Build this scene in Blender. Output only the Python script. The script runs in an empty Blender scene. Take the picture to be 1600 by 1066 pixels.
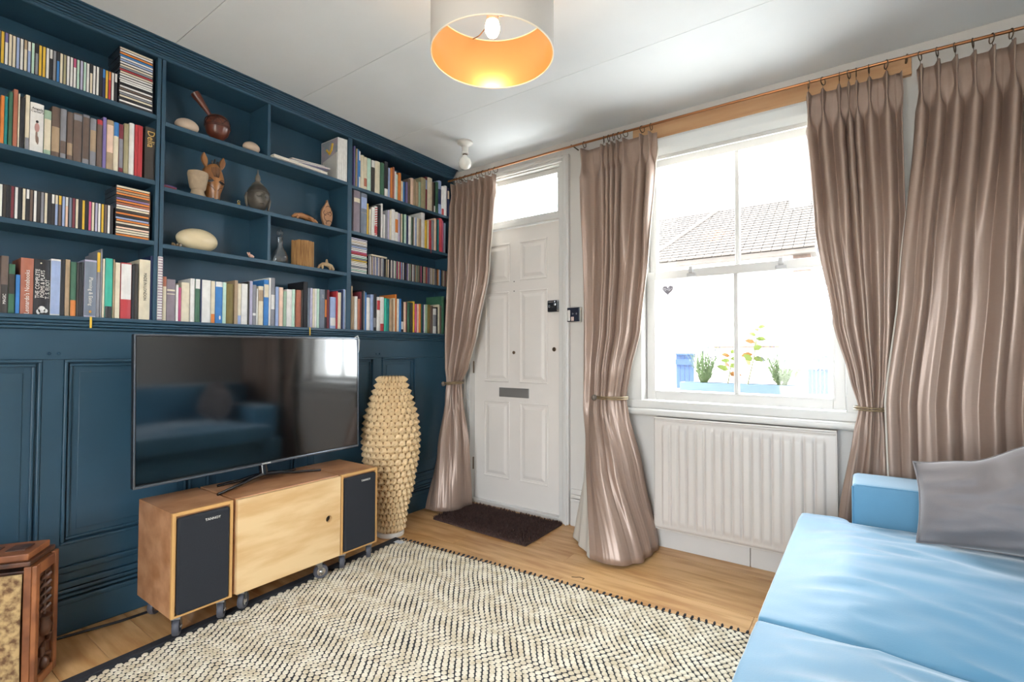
import bpy, bmesh, math, random
from mathutils import Vector, Matrix, noise
random.seed(7)
S = bpy.context.scene
COL = S.collection
PI = math.pi

# ------------------------------------------------------------------ camera
CAM = Vector((2.596, -2.8681, 1.1088)); YAW, PITCH, ROLL, FPX = .6198, .025, .0024, 775.15
_f = Vector((-math.sin(YAW)*math.cos(PITCH), math.cos(YAW)*math.cos(PITCH), math.sin(PITCH)))
_r = Vector((math.cos(YAW), math.sin(YAW), 0)); _u = _r.cross(_f)
CR = _r*math.cos(ROLL) + _u*math.sin(ROLL); CU = -_r*math.sin(ROLL) + _u*math.cos(ROLL); CF = _f
cd = bpy.data.cameras.new('camera'); cam = bpy.data.objects.new('camera', cd); COL.objects.link(cam)
cd.sensor_fit = 'HORIZONTAL'; cd.sensor_width = 36; cd.lens = FPX/1600*36; cd.clip_start = .02; cd.clip_end = 200
m = Matrix((CR, CU, -CF)).transposed().to_4x4(); m.translation = CAM; cam.matrix_world = m
S.camera = cam
def un(x, y, ax, v):
    """pixel of the 1600x1066 photo -> point on the plane ax = v"""
    d = CR*((x-800)/FPX) - CU*((y-533)/FPX) + CF
    i = 'XYZ'.index(ax); return CAM + d*((v-CAM[i])/d[i])

# ------------------------------------------------------------------ light
w = bpy.data.worlds.new('overcast_sky'); S.world = w; w.use_nodes = True
bg = w.node_tree.nodes['Background']; bg.inputs[0].default_value = (.86, .94, 1, 1); bg.inputs[1].default_value = 13.0
S.view_settings.view_transform = 'Standard'; S.view_settings.look = 'None'
S.view_settings.gamma = 1; S.view_settings.use_curve_mapping = False; S.view_settings.exposure = 0.72
def portal(name, loc, rot, sx, sy):
    l = bpy.data.lights.new(name, 'AREA'); l.shape = 'RECTANGLE'; l.size = sx; l.size_y = sy; l.cycles.is_portal = True
    o = bpy.data.objects.new(name, l); o.location = loc; o.rotation_euler = rot; COL.objects.link(o)
portal('window_sky_portal', (2.02, .13, 1.58), (-PI/2, 0, 0), .98, 1.46)
sun = bpy.data.lights.new('street_sun', 'SUN'); sun.energy = 9; sun.angle = .02; sun.color = (1, .95, .88); so = bpy.data.objects.new('street_sun', sun); COL.objects.link(so)
so.rotation_euler = Vector((.78, .22, -.62)).to_track_quat('-Z', 'Y').to_euler()
portal('transom_sky_portal', (.56, .13, 2.21), (-PI/2, 0, 0), .74, .30)
portal('fill_door_sky_portal', (2.3, -4.02, 1.1), (PI/2, 0, 0), 1.28, 2.1)  # guides sky light through the added rear door, for fill

# ------------------------------------------------------------------ materials
def lin(c):
    if isinstance(c, str):
        c = tuple(int(c[i:i+2], 16)/255 for i in (0, 2, 4))
        c = tuple(v/12.92 if v <= .04045 else ((v+.055)/1.055)**2.4 for v in c)
    return (*c, 1)
MATS = {}
def M(name, col, rough=.5, metal=0, bump=0, bscale=60, var=0, vscale=6, sheen=0, coat=0, stretch=(1,1,1), spec=.5, transl=0, emit=None, es=1, col2=None, detail=4, ior=None, vdetail=3):
    if name in MATS: return MATS[name]
    mt = bpy.data.materials.new(name); mt.use_nodes = True; nt = mt.node_tree; N = nt.nodes; L = nt.links
    b = N['Principled BSDF']; c = lin(col); b.inputs['Base Color'].default_value = c
    b.inputs['Roughness'].default_value = rough; b.inputs['Metallic'].default_value = metal
    b.inputs['Specular IOR Level'].default_value = spec
    if ior: b.inputs['IOR'].default_value = ior
    if sheen: b.inputs['Sheen Weight'].default_value = sheen; b.inputs['Sheen Roughness'].default_value = .35
    if coat: b.inputs['Coat Weight'].default_value = coat; b.inputs['Coat Roughness'].default_value = .12
    if emit: b.inputs['Emission Color'].default_value = lin(emit); b.inputs['Emission Strength'].default_value = es
    if var or col2 or bump:
        tc = N.new('ShaderNodeTexCoord'); mp = N.new('ShaderNodeMapping'); mp.inputs['Scale'].default_value = stretch
        L.new(tc.outputs['Object'], mp.inputs['Vector'])
        oi = N.new('ShaderNodeObjectInfo'); ad = N.new('ShaderNodeVectorMath'); ad.operation = 'ADD'
        ml = N.new('ShaderNodeMath'); ml.operation = 'MULTIPLY'; ml.inputs[1].default_value = 37
        L.new(oi.outputs['Random'], ml.inputs[0]); L.new(mp.outputs[0], ad.inputs[0]); L.new(ml.outputs[0], ad.inputs[1])
    if var or col2:
        n = N.new('ShaderNodeTexNoise'); n.inputs['Scale'].default_value = vscale; n.inputs['Detail'].default_value = vdetail
        L.new(ad.outputs[0], n.inputs['Vector'])
        mx = N.new('ShaderNodeMix'); mx.data_type = 'RGBA'
        c2 = lin(col2) if col2 else tuple(v*(1-var) for v in c[:3])+(1,)
        mx.inputs['A'].default_value = c2; mx.inputs['B'].default_value = c
        cr = N.new('ShaderNodeMapRange'); cr.inputs[1].default_value = .36; cr.inputs[2].default_value = .62
        L.new(n.outputs['Fac'], cr.inputs[0]); L.new(cr.outputs[0], mx.inputs['Factor']); L.new(mx.outputs['Result'], b.inputs['Base Color'])
    if bump:
        n2 = N.new('ShaderNodeTexNoise'); n2.inputs['Scale'].default_value = bscale; n2.inputs['Detail'].default_value = detail
        bp = N.new('ShaderNodeBump'); bp.inputs['Strength'].default_value = bump; bp.inputs['Distance'].default_value = .004
        L.new(ad.outputs[0], n2.inputs['Vector']); L.new(n2.outputs['Fac'], bp.inputs['Height']); L.new(bp.outputs[0], b.inputs['Normal'])
    if transl:
        t = N.new('ShaderNodeBsdfTranslucent'); t.inputs[0].default_value = c; ms = N.new('ShaderNodeMixShader'); ms.inputs[0].default_value = transl
        L.new(b.outputs[0], ms.inputs[1]); L.new(t.outputs[0], ms.inputs[2]); L.new(ms.outputs[0], N['Material Output'].inputs[0])
    MATS[name] = mt; return mt
def glass_mat(name, tint=(1,1,1,1)):
    mt = bpy.data.materials.new(name); mt.use_nodes = True; nt = mt.node_tree; N = nt.nodes; L = nt.links
    N.remove(N['Principled BSDF'])
    t = N.new('ShaderNodeBsdfTransparent'); t.inputs[0].default_value = tint; g = N.new('ShaderNodeBsdfGlossy'); g.inputs['Roughness'].default_value = .02
    lw_ = N.new('ShaderNodeLayerWeight'); lw_.inputs[0].default_value = .5; ms = N.new('ShaderNodeMixShader')
    pw_ = N.new('ShaderNodeMath'); pw_.operation = 'POWER'; pw_.inputs[1].default_value = 5; ma = N.new('ShaderNodeMath'); ma.operation = 'MULTIPLY_ADD'; ma.inputs[1].default_value = .9; ma.inputs[2].default_value = .03
    L.new(lw_.outputs['Facing'], pw_.inputs[0]); L.new(pw_.outputs[0], ma.inputs[0]); L.new(ma.outputs[0], ms.inputs[0]); L.new(t.outputs[0], ms.inputs[1]); L.new(g.outputs[0], ms.inputs[2]); L.new(ms.outputs[0], N['Material Output'].inputs[0])
    MATS[name] = mt; return mt
BLUE = M('blue_paint', '305064', .40, bump=.12, bscale=35, var=.10, vscale=4)
CEIL = M('ceiling_paint', 'e1e5e8', .75, bump=.25, bscale=5, var=.05, vscale=2.5)
WALL = M('wall_paint', 'cdc8c3', .7, bump=.12, bscale=18, var=.03)
WHITE = M('white_gloss', 'cfccc8', .32, bump=.05, bscale=30, var=.03)
DOORW = M('door_paint', 'e2dbd5', .38, bump=.06, bscale=40, var=.04, vscale=3)
PLANK = M('floor_wood', 'd8ad78', .32, bump=.12, bscale=12, stretch=(2, 14, 2), col2='b98650', vscale=1.6, detail=6, vdetail=6)
DARK = M('dark_gap', '2a2522', .8)
OAK = M('oak_veneer', 'dfbf90', .4, bump=.06, bscale=9, stretch=(3, 2.2, 11), col2='cda572', vscale=1.5, vdetail=5)
WALNUT = M('walnut_veneer', 'c2906a', .36, bump=.06, bscale=9, stretch=(4, 2, 5), col2='a06d46', vscale=2.5, vdetail=5)
FABRIC = M('taupe_silk', 'a89082', .36, .24, bump=.04, bscale=160, var=.03, vscale=30, stretch=(1, 1, 5), transl=.13)
LINING = M('curtain_lining', 'e6e0d6', .8, bump=.1, bscale=80, transl=.25)
VELVET = M('blue_velvet', '5a8fae', .58, bump=.10, bscale=240, var=.08, vscale=5, sheen=.8)
GREYV = M('grey_velvet', '837b7b', .7, bump=.12, bscale=200, var=.14, vscale=4, sheen=.5)
GLASS = glass_mat('window_glass')
CHROME = M('chrome', 'c9c9cc', .18, 1); STEEL = M('brushed_steel', '9a9a9c', .35, 1)
BLACK = M('black_plastic', '15151a', .35); RUBBER = M('grey_rubber', '4a4a52', .55)
COPPER = M('copper_pipe', 'a9744f', .32, .85); BRONZE = M('aged_bronze', '6b5a48', .4, .8)

# ------------------------------------------------------------------ geometry helpers
class G:
    def __init__(s): s.v = []; s.f = []
    def box(s, x0, x1, y0, y1, z0, z1):
        n = len(s.v)
        s.v += [(x0,y0,z0),(x1,y0,z0),(x1,y1,z0),(x0,y1,z0),(x0,y0,z1),(x1,y0,z1),(x1,y1,z1),(x0,y1,z1)]
        s.f += [(n,n+3,n+2,n+1),(n+4,n+5,n+6,n+7),(n,n+1,n+5,n+4),(n+1,n+2,n+6,n+5),(n+2,n+3,n+7,n+6),(n+3,n,n+4,n+7)]; return s
    def obox(s, c, ax, ay, az, hx, hy, hz):
        """oriented box: centre, three unit axes, half sizes"""
        n = len(s.v)
        for k in (-1, 1):
            for i, j in ((-1,-1),(1,-1),(1,1),(-1,1)):
                s.v.append(tuple(Vector(c)+Vector(ax)*hx*i+Vector(ay)*hy*j+Vector(az)*hz*k))
        s.f += [(n,n+3,n+2,n+1),(n+4,n+5,n+6,n+7),(n,n+1,n+5,n+4),(n+1,n+2,n+6,n+5),(n+2,n+3,n+7,n+6),(n+3,n,n+4,n+7)]; return s
    def lathe(s, prof, seg=24, c=(0,0,0), axis='z', ax=None):
        n = len(s.v); c = Vector(c)
        if ax is not None:
            a = Vector(ax).normalized(); e1 = a.orthogonal().normalized(); e2 = a.cross(e1)
        else:
            a, e1, e2 = {'z': (Vector((0,0,1)), Vector((1,0,0)), Vector((0,1,0))), 'y': (Vector((0,1,0)), Vector((0,0,1)), Vector((1,0,0))), 'x': (Vector((1,0,0)), Vector((0,1,0)), Vector((0,0,1)))}[axis]
        for r, h in prof:
            for i in range(seg):
                t = 2*PI*i/seg; s.v.append(tuple(c+a*h+e1*(r*math.cos(t))+e2*(r*math.sin(t))))
        k = len(prof)
        for j in range(k-1):
            for i in range(seg):
                i2 = (i+1) % seg; s.f.append((n+j*seg+i, n+j*seg+i2, n+(j+1)*seg+i2, n+(j+1)*seg+i))
        s.f.append(tuple(n+i for i in range(seg))[::-1]); s.f.append(tuple(n+(k-1)*seg+i for i in range(seg))); return s
    def tube(s, pts, r, seg=8, closed=False):
        n = len(s.v); P = [Vector(p) for p in pts]; k = len(P)
        rr = r if isinstance(r, (list, tuple)) else [r]*k; e = None
        for i, p in enumerate(P):
            if closed: t = P[(i+1) % k]-P[i-1]
            else: t = P[min(i+1, k-1)]-P[max(i-1, 0)]
            t.normalize()
            e = t.orthogonal().normalized() if e is None else (e-t*e.dot(t)).normalized()
            g = t.cross(e)
            for q in range(seg):
                a = 2*PI*q/seg; s.v.append(tuple(p+e*(rr[i]*math.cos(a))+g*(rr[i]*math.sin(a))))
        for j in range(k if closed else k-1):
            j2 = (j+1) % k
            for q in range(seg):
                q2 = (q+1) % seg; s.f.append((n+j*seg+q, n+j*seg+q2, n+j2*seg+q2, n+j2*seg+q))
        if not closed:
            s.f.append(tuple(n+q for q in range(seg))[::-1]); s.f.append(tuple(n+(k-1)*seg+q for q in range(seg)))
        return s
    def prism(s, pts, a0, a1, plane='xy'):
        """polygon extruded; plane names the two polygon axes"""
        n = len(s.v); k = len(pts)
        def mk(p, h):
            return {'xy': (p[0], p[1], h), 'yz': (h, p[0], p[1]), 'xz': (p[0], h, p[1])}[plane]
        s.v += [mk(p, a0) for p in pts]+[mk(p, a1) for p in pts]
        s.f += [tuple(range(n, n+k))[::-1], tuple(range(n+k, n+2*k))]
        for i in range(k):
            j = (i+1) % k; s.f.append((n+i, n+j, n+k+j, n+k+i))
        return s
    def grid(s, fn, nu, nv, cu=False):
        n = len(s.v)
        for j in range(nv+1):
            for i in range(nu if cu else nu+1): s.v.append(tuple(fn(i/nu, j/nv)))
        wd = nu if cu else nu+1
        for j in range(nv):
            for i in range(nu):
                i2 = (i+1) % wd if cu else i+1
                s.f.append((n+j*wd+i, n+j*wd+i2, n+(j+1)*wd+i2, n+(j+1)*wd+i))
        return s
    def ball(s, c, rx, ry=None, rz=None, seg=16, ring=10):
        ry = ry or rx; rz = rz or rx
        def f(u, v):
            t = 2*PI*u; p = PI*v*.998+.003
            return (c[0]+rx*math.sin(p)*math.cos(t), c[1]+ry*math.sin(p)*math.sin(t), c[2]-rz*math.cos(p))
        return s.grid(f, seg, ring, True)
def wloc(o):
    v = Vector((0,0,0))
    while o: v += o.location; o = o.parent
    return v
def link(o, parent=None):
    COL.objects.link(o)
    if parent: o.parent = parent
    return o
def build(g, name, mat, parent=None, smooth=False, bevel=0, bseg=2, autos=None, recenter=True, sub=0, fix=True):
    vs = [Vector(v) for v in g.v]
    if recenter:
        lo = Vector([min(v[i] for v in vs) for i in range(3)]); hi = Vector([max(v[i] for v in vs) for i in range(3)])
        c = Vector(((lo.x+hi.x)/2, (lo.y+hi.y)/2, lo.z))
    else: c = Vector((0,0,0))
    me = bpy.data.meshes.new(name); me.from_pydata([tuple(v-c) for v in vs], [], g.f); me.update()
    if fix:
        bm = bmesh.new(); bm.from_mesh(me); bmesh.ops.recalc_face_normals(bm, faces=bm.faces); bm.to_mesh(me); bm.free()
    me.materials.append(mat)
    if smooth:
        me.polygons.foreach_set('use_smooth', [True]*len(me.polygons))
        me.set_sharp_from_angle(angle=math.radians(autos or 40))
    o = bpy.data.objects.new(name, me); link(o, parent)
    o.location = c - (wloc(parent) if parent and recenter else Vector((0,0,0)))
    if bevel:
        b = o.modifiers.new('bevel', 'BEVEL'); b.width = bevel; b.segments = bseg; b.limit_method = 'ANGLE'
    if sub:
        b = o.modifiers.new('sub', 'SUBSURF'); b.levels = sub; b.render_levels = sub
    return o
def tag(o, label=None, cat=None, group=None, kind=None):
    if label: o['label'] = label
    if cat: o['category'] = cat
    if group: o['group'] = group
    if kind: o['kind'] = kind
    return o
def empty(name, loc, label=None, cat=None, group=None, kind=None, rot=None):
    o = bpy.data.objects.new(name, None); o.location = loc; o.empty_display_size = .05
    if rot: o.rotation_euler = rot
    link(o); return tag(o, label, cat, group, kind)
def text_mesh(body, size, extrude=.0004):
    cu = bpy.data.curves.new('txt', 'FONT'); cu.body = body; cu.size = size; cu.align_x = 'CENTER'; cu.align_y = 'CENTER'; cu.extrude = extrude; cu.resolution_u = 2
    o = bpy.data.objects.new('txt', cu); COL.objects.link(o)
    bpy.context.view_layer.update()
    me = bpy.data.meshes.new_from_object(o.evaluated_get(bpy.context.evaluated_depsgraph_get()))
    bpy.data.objects.remove(o); return me
def text(name, body, size, loc, d, up, mat, parent, sx=1, sy=1, bold=0):
    me = text_mesh(body, size); me.materials.clear(); me.materials.append(mat)
    o = bpy.data.objects.new(name, me); link(o, parent)
    d = Vector(d); up = Vector(up); n = d.cross(up)
    mm = Matrix((d*sx, up*sy, n)).transposed().to_4x4()
    mm.translation = Vector(loc) - (wloc(parent) if parent else Vector((0,0,0)))
    o.matrix_local = mm
    return o
X_, Y_, Z_ = Vector((1,0,0)), Vector((0,1,0)), Vector((0,0,1))
def smooth(a, b, t):
    t = max(0, min(1, (t-a)/(b-a))); return t*t*(3-2*t)
def lerp(a, b, t): return a+(b-a)*t
# ------------------------------------------------------------------ setting
H = 2.516; XR = 3.55; YB = -3.9
fl = tag(build(G().box(-.3, XR+.25, YB-.2, .25, -.12, -.018), 'floor', DARK), kind='structure')
y = .012; row = 0
while y > YB:
    y0 = max(y-.14, YB); x = .0; off = random.uniform(.4, 1.9)
    cuts = [0.0]; c = off
    while c < XR-.3: cuts.append(c); c += random.uniform(1.5, 2.2)
    cuts.append(XR)
    for a, b in zip(cuts, cuts[1:]):
        build(G().box(a+.0008, b-.0008, y0+.0009, y-.0009, -.018, random.uniform(-.0006, 0)), 'plank', PLANK, fl)
    y -= .14; row += 1
ce = tag(build(G().box(-.3, XR+.25, YB-.2, .25, H+.008, H+.14), 'ceiling', DARK), kind='structure')
for a, b in ((.0, -.69), (-.69, -1.34), (-1.34, -1.95), (-1.95, -2.6), (-2.6, -3.25), (-3.25, YB)):
    for xa, xb in ((0, XR),):
        build(G().box(xa+.0005, xb-.0005, b+.0012, a-.0012, H, H+.008), 'ceiling_board', CEIL, ce)

# wall with door and window
DX0, DX1, DZ1 = .125, .985, 2.395
WX0, WX1, WZ0, WZ1 = 1.485, 2.545, .80, 2.36
g = G()
g.box(-.3, DX0, 0, .25, 0, H+.008).box(DX0, DX1, 0, .25, DZ1, H+.008).box(DX1, WX0, 0, .25, 0, H+.008)
g.box(WX0, WX1, 0, .25, 0, WZ0).box(WX0, WX1, 0, .25, WZ1, H+.008).box(WX1, XR+.25, 0, .25, 0, H+.008)
tag(build(g, 'wall_window', WALL), kind='structure')
tag(build(G().box(XR, XR+.2, YB-.2, 0, 0, H+.008), 'wall_right', WALL), kind='structure')
# rear wall; its wide unseen opening is added to let in fill daylight
RX0, RX1, RZ1 = 1.65, 2.95, 2.2
g = G().box(-.3, RX0, YB-.2, YB, 0, H+.008).box(RX0, RX1, YB-.2, YB, RZ1, H+.008).box(RX1, XR, YB-.2, YB, 0, H+.008)
tag(build(g, 'wall_rear', WALL), kind='structure')
gd = empty('added_fill_door', (2.3, YB-.1, 0), kind='structure')  # unseen glazed door, added for fill light from behind the camera
for i in range(2):
    x0 = RX0+.65*i; x1 = x0+.65; g = G()
    g.box(x0, x0+.06, YB-.13, YB-.08, 0, RZ1).box(x1-.06, x1, YB-.13, YB-.08, 0, RZ1).box(x0+.06, x1-.06, YB-.13, YB-.08, 0, .1).box(x0+.06, x1-.06, YB-.13, YB-.08, RZ1-.07, RZ1)
    fo = build(g, 'door_frame', WHITE, gd)
    build(G().box(x0+.06, x1-.06, YB-.108, YB-.102, .1, RZ1-.07), 'pane', GLASS, fo)

# left wall: panelling below, masonry behind the bookcase
wl = tag(build(G().box(-.32, -.016, YB, 0, 0, 1.2).box(-.32, -.215, YB, 0, 1.2, H+.008).box(-.215, 0, YB, -2.97, 1.2, H+.008), 'wall_left', BLUE), kind='structure')
ST = [-2.857, -2.327, -1.797, -1.267, -.737]
PT, PB = 1.08, .345
def strip(name, y0, y1, z0, z1, x1=0., bev=.003): return build(G().box(-.016, x1, y0, y1, z0, z1), name, BLUE, wl, bevel=bev)
strip('top_rail', YB, -.005, PT, 1.2); strip('bottom_rail', YB, -.005, .26, PB)
for s_ in ST: strip('stile', s_-.033, s_+.033, PB, PT)
strip('stile', -.405, -.005, PB, PT)
strip('stile', YB, -3.36, PB, PT)
edges = [(-3.36, ST[0]-.033)]+[(a+.033, b-.033) for a, b in zip(ST, ST[1:])]+[(ST[-1]+.033, -.405)]
for a, b in edges:
    g = G()
    for k, (ins, x1) in enumerate(((.0, .006), (.016, -.006))):
        t = .011
        g.box(-.016, x1, a+ins, b-ins, PT-ins-t, PT-ins).box(-.016, x1, a+ins, b-ins, PB+ins, PB+ins+t)
        g.box(-.016, x1, a+ins, a+ins+t, PB+ins+t, PT-ins-t).box(-.016, x1, b-ins-t, b-ins, PB+ins+t, PT-ins-t)
    build(g, 'panel_moulding', BLUE, wl, bevel=.003)
    gp = G().prism([(a+.05, PB+.05), (b-.05, PB+.05), (b-.05, PT-.05), (a+.05, PT-.05)], -.016, -.0125, 'yz'); build(gp, 'panel', BLUE, wl, bevel=.003)
for s_ in ST:
    for d in (-.014, .014): build(G().lathe([(.006, -.0), (.006, .003), (.003, .006)], 10, (0, s_+d, 1.104), 'x'), 'bolt', BLUE, wl, True)
bb = tag(build(G().box(-.016, .018, YB, -.005, 0, .115), 'baseboard_left', BLUE, bevel=.004), kind='structure')
for z0, z1, x1 in ((.115, .135, .024), (.139, .152, .016), (.156, .172, .013), (.176, .20, .019), (.20, .236, .008), (.236, .26, .014)):
    build(G().box(-.016, x1, YB, -.005, z0, z1), 'skirting_bead', BLUE, bb, bevel=.005)

# window-wall baseboards
def base(name, x0, x1):
    o = tag(build(G().box(x0, x1, -.022, 0, 0, .155), name, WALL, bevel=.003), kind='structure')
    for z0, z1, d in ((.155, .175, -.027), (.178, .2, -.02), (.2, .235, -.012)): build(G().box(x0, x1, d, 0, z0, z1), 'skirting_bead', WALL, o, bevel=.004)
base('baseboard_window', 1.03, 1.55)
tag(build(G().box(1.56, 2.09, -.02, 0, 0, .17), 'baseboard_radiator', WALL, bevel=.002), kind='structure')
base('baseboard_corner', 2.094, XR)
tag(build(G().box(XR-.02, XR, YB, -.03, 0, .17), 'baseboard_right', WALL, bevel=.003), kind='structure')

# ------------------------------------------------------------------ front door
d1 = empty('door_1', (.56, .03, 0), kind='structure')
g = G()   # frame: two jambs, head, transom bar, threshold
g.box(DX0, .178, -.02, .12, 0, DZ1).box(.944, DX1, -.02, .12, 0, DZ1).box(.178, .944, -.02, .12, 2.37, DZ1).box(.178, .944, .0, .12, 2.015, 2.045).box(.178, .944, .0, .2, 0, .026)
build(g, 'door_frame', WHITE, d1, bevel=.003)
g = G()
for x0, x1 in ((.088, .135), (.975, 1.022)): g.box(x0, x1, -.034, -.0005, 0, 2.425)
g.box(.135, .975, -.034, -.0005, 2.38, 2.425)
build(g, 'architrave', WHITE, d1, bevel=.008)
g = G()
for x0, x1 in ((.098, .112), (.998, 1.012)): g.box(x0, x1, -.042, -.034, 0, 2.412)
g.box(.112, .998, -.042, -.034, 2.40, 2.412); build(g, 'architrave_bead', WHITE, d1, bevel=.004)
tr = build(G().box(.178, .215, .02, .06, 2.045, 2.37).box(.907, .944, .02, .06, 2.045, 2.37).box(.215, .907, .02, .06, 2.045, 2.075).box(.215, .907, .02, .06, 2.335, 2.37), 'transom_frame', WHITE, d1, bevel=.003)
build(G().box(.215, .907, .038, .042, 2.075, 2.335), 'pane', GLASS, tr)
FROST = M('transom_blind', 'eceff2', .6, transl=.75)
leaf = build(G().box(.182, .94, .032, .072, .03, 2.01), 'door_leaf', DOORW, d1, bevel=.002)
for x0, x1, z0, z1 in ((.285, .508, 1.627, 1.908), (.594, .822, 1.627, 1.908), (.28, .503, .9, 1.557), (.594, .826, .9, 1.557), (.275, .508, .205, .763), (.596, .832, .205, .763)):
    g = G(); t = .013
    g.box(x0, x1, .024, .032, z1-t, z1).box(x0, x1, .024, .032, z0, z0+t).box(x0, x0+t, .024, .032, z0+t, z1-t).box(x1-t, x1, .024, .032, z0+t, z1-t)
    build(g, 'panel_moulding', DOORW, leaf, bevel=.005, bseg=3)
    ix0, ix1, iz0, iz1 = x0+.026, x1-.026, z0+.026, z1-.026
    g = G(); n = [(ix0, iz0), (ix1, iz0), (ix1, iz1), (ix0, iz1)]
    b_ = .022; g.v = [(p[0], .0319, p[1]) for p in n]+[(ix0+b_, .0255, iz0+b_), (ix1-b_, .0255, iz0+b_), (ix1-b_, .0255, iz1-b_), (ix0+b_, .0255, iz1-b_)]
    g.f = [(0,1,2,3), (7,6,5,4), (0,1,5,4), (1,2,6,5), (2,3,7,6), (3,0,4,7)]
    build(g, 'raised_panel', DOORW, leaf)
GREYM = M('satin_metal', '9b9896', .42, .6)
build(G().box(.415, .676, .026, .032, .795, .862), 'letter_plate', GREYM, leaf, bevel=.003)
g = G().box(.84, .925, .004, .032, 1.39, 1.468); nl = build(g, 'night_latch', M('latch_black', '23252c', .3, .3), leaf, bevel=.005)
build(G().prism([(.915, 1.392), (.952, 1.40), (.952, 1.458), (.915, 1.466)], -.002, .019, 'xz'), 'latch_keep', CHROME, leaf, bevel=.004)
build(G().lathe([(.011, 0), (.013, -.012), (.009, -.03)], 16, (.868, .004, 1.425), 'y'), 'latch_knob', CHROME, leaf, True)
build(G().box(.893, .908, -.003, .004, 1.43, 1.445), 'snib', CHROME, leaf, bevel=.002)
build(G().box(.845, .9, .0015, .004, 1.452, 1.463), 'latch_band', CHROME, leaf, bevel=.001)
g = G().lathe([(.014, .032), (.015, .028), (.012, .0265)], 18, (.879, 0, 1.137), 'y'); es = build(g, 'escutcheon', BRONZE, leaf, True)
g = G().lathe([(.004, .0265), (.004, .0255)], 10, (.879, 0, 1.140), 'y').box(.8775, .8805, .0255, .0265, 1.129, 1.14); build(g, 'keyhole', BLACK, leaf)
build(G().lathe([(.011, .032), (.012, .027), (.007, .024)], 16, (.545, 0, 1.115), 'y'), 'door_viewer', BRONZE, leaf, True)
for z in (1.625, 1.556): build(G().lathe([(.0045, .032), (.004, .0305)], 10, (.544, 0, z), 'y'), 'screw_hole', BLACK, leaf)
for z in (.96, .24): build(G().lathe([(.008, 0), (.008, .09)], 10, (.175, .022, z)), 'hinge', BRONZE, d1, True)
ic = empty('wall_entry_box', (1.06, 0, 1.312), 'small dark boxed entry phone with pale lever on wall beside front door', 'entry phone')
build(G().box(1.012, 1.108, -.03, 0, 1.312, 1.409), 'back_box', M('box_grey', 'b9b4ae', .5), ic, bevel=.004)
build(G().box(1.015, 1.105, -.036, -.03, 1.315, 1.406), 'face_plate', M('navy_plate', '272b3a', .25), ic, bevel=.002)
build(G().box(1.02, 1.04, -.044, -.036, 1.32, 1.39), 'lever', WHITE, ic, bevel=.004)
build(G().box(1.045, 1.066, -.041, -.036, 1.32, 1.346), 'button', M('pale_pink', 'c9b6b0', .5), ic, bevel=.003)
for x in (1.058, 1.085): build(G().lathe([(.006, -.036), (.006, -.039)], 10, (x, 0, 1.365), 'y'), 'screw', CHROME, ic)

# ------------------------------------------------------------------ sash window
w1 = empty('window_1', (2.015, .05, .77), kind='structure')
g = G().box(1.42, 1.515, -.03, -.0005, .80, 2.36).box(2.515, 2.60, -.03, -.0005, .80, 2.36)
build(g, 'casing', WHITE, w1, bevel=.004)
g = G().box(WX0, 1.515, -.0005, .2, WZ0, WZ1).box(2.515, WX1, -.0005, .2, WZ0, WZ1).box(1.515, 2.515, -.0005, .2, 2.30, WZ1).box(1.515, 2.515, .01, .2, WZ0, .82)
build(g, 'window_frame', WHITE, w1, bevel=.002)
build(G().box(1.42, 2.60, -.035, -.0005, .79, .835), 'stool_board', WHITE, w1, bevel=.003)
build(G().box(1.40, 2.62, -.075, -.0005, .752, .79), 'window_sill', WHITE, w1, bevel=.016, bseg=4)
MX = 2.017
def sash(name, y0, y1, z0, z1, rb, rt, st):
    g = G().box(1.517, 1.517+st, y0, y1, z0, z1).box(2.513-st, 2.513, y0, y1, z0, z1).box(1.517+st, 2.513-st, y0, y1, z0, z0+rb).box(1.517+st, 2.513-st, y0, y1, z1-rt, z1)
    o = build(g, name, WHITE, w1, bevel=.003)
    build(G().box(MX-.012, MX+.012, y0+.005, y1-.005, z0+rb, z1-rt), 'glazing_bar', WHITE, o, bevel=.004)
    ym = (y0+y1)/2
    build(G().box(1.517+st, MX-.012, ym-.002, ym+.002, z0+rb, z1-rt), 'pane', GLASS, o); build(G().box(MX+.012, 2.513-st, ym-.002, ym+.002, z0+rb, z1-rt), 'pane', GLASS, o)
    i0, i1, k0, k1 = 1.517+st, 2.513-st, z0+rb, z1-rt; t = .01
    g = G().box(i0, i1, y0-.004, y0, k0-t, k0).box(i0-t, i0, y0-.004, y0, k0-t, k1).box(i1, i1+t, y0-.004, y0, k0-t, k1)
    build(g, 'glazing_bead', WHITE, o, bevel=.002)
    return o
us = sash('upper_sash', .105, .145, 1.555, 2.30, .05, .05, .045)
ls = sash('lower_sash', .05, .09, .835, 1.60, .055, .05, .052)
for px in (1080, 1220):
    p = un(px, 408 if px == 1220 else 420, 'Y', .04)
    g = G().box(p.x-.026, p.x+.026, .035, .05, 1.553, 1.573).box(p.x-.011, p.x+.011, .022, .06, 1.573, 1.612)
    build(g, 'sash_stop', M('stop_grey', 'b4b2b2', .4), ls, bevel=.004)
RAW = M('raw_pine', 'c99f76', .55, bump=.1, bscale=9, stretch=(1, 6, 10), col2='b98a60', vscale=1.5, vdetail=5)
tag(build(G().box(1.46, 2.78, -.02, -.0005, 2.375, 2.462), 'trim_1', RAW, bevel=.002), kind='structure')
tag(build(G().box(1.46, 2.78, -.032, -.0205, 2.372, 2.386), 'trim_2', RAW, bevel=.002), kind='structure')
hs = empty('roller_blind', (2.03, -.02, 2.27), 'white rolled blind cassette across the top of the sash window', 'blind')
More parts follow.
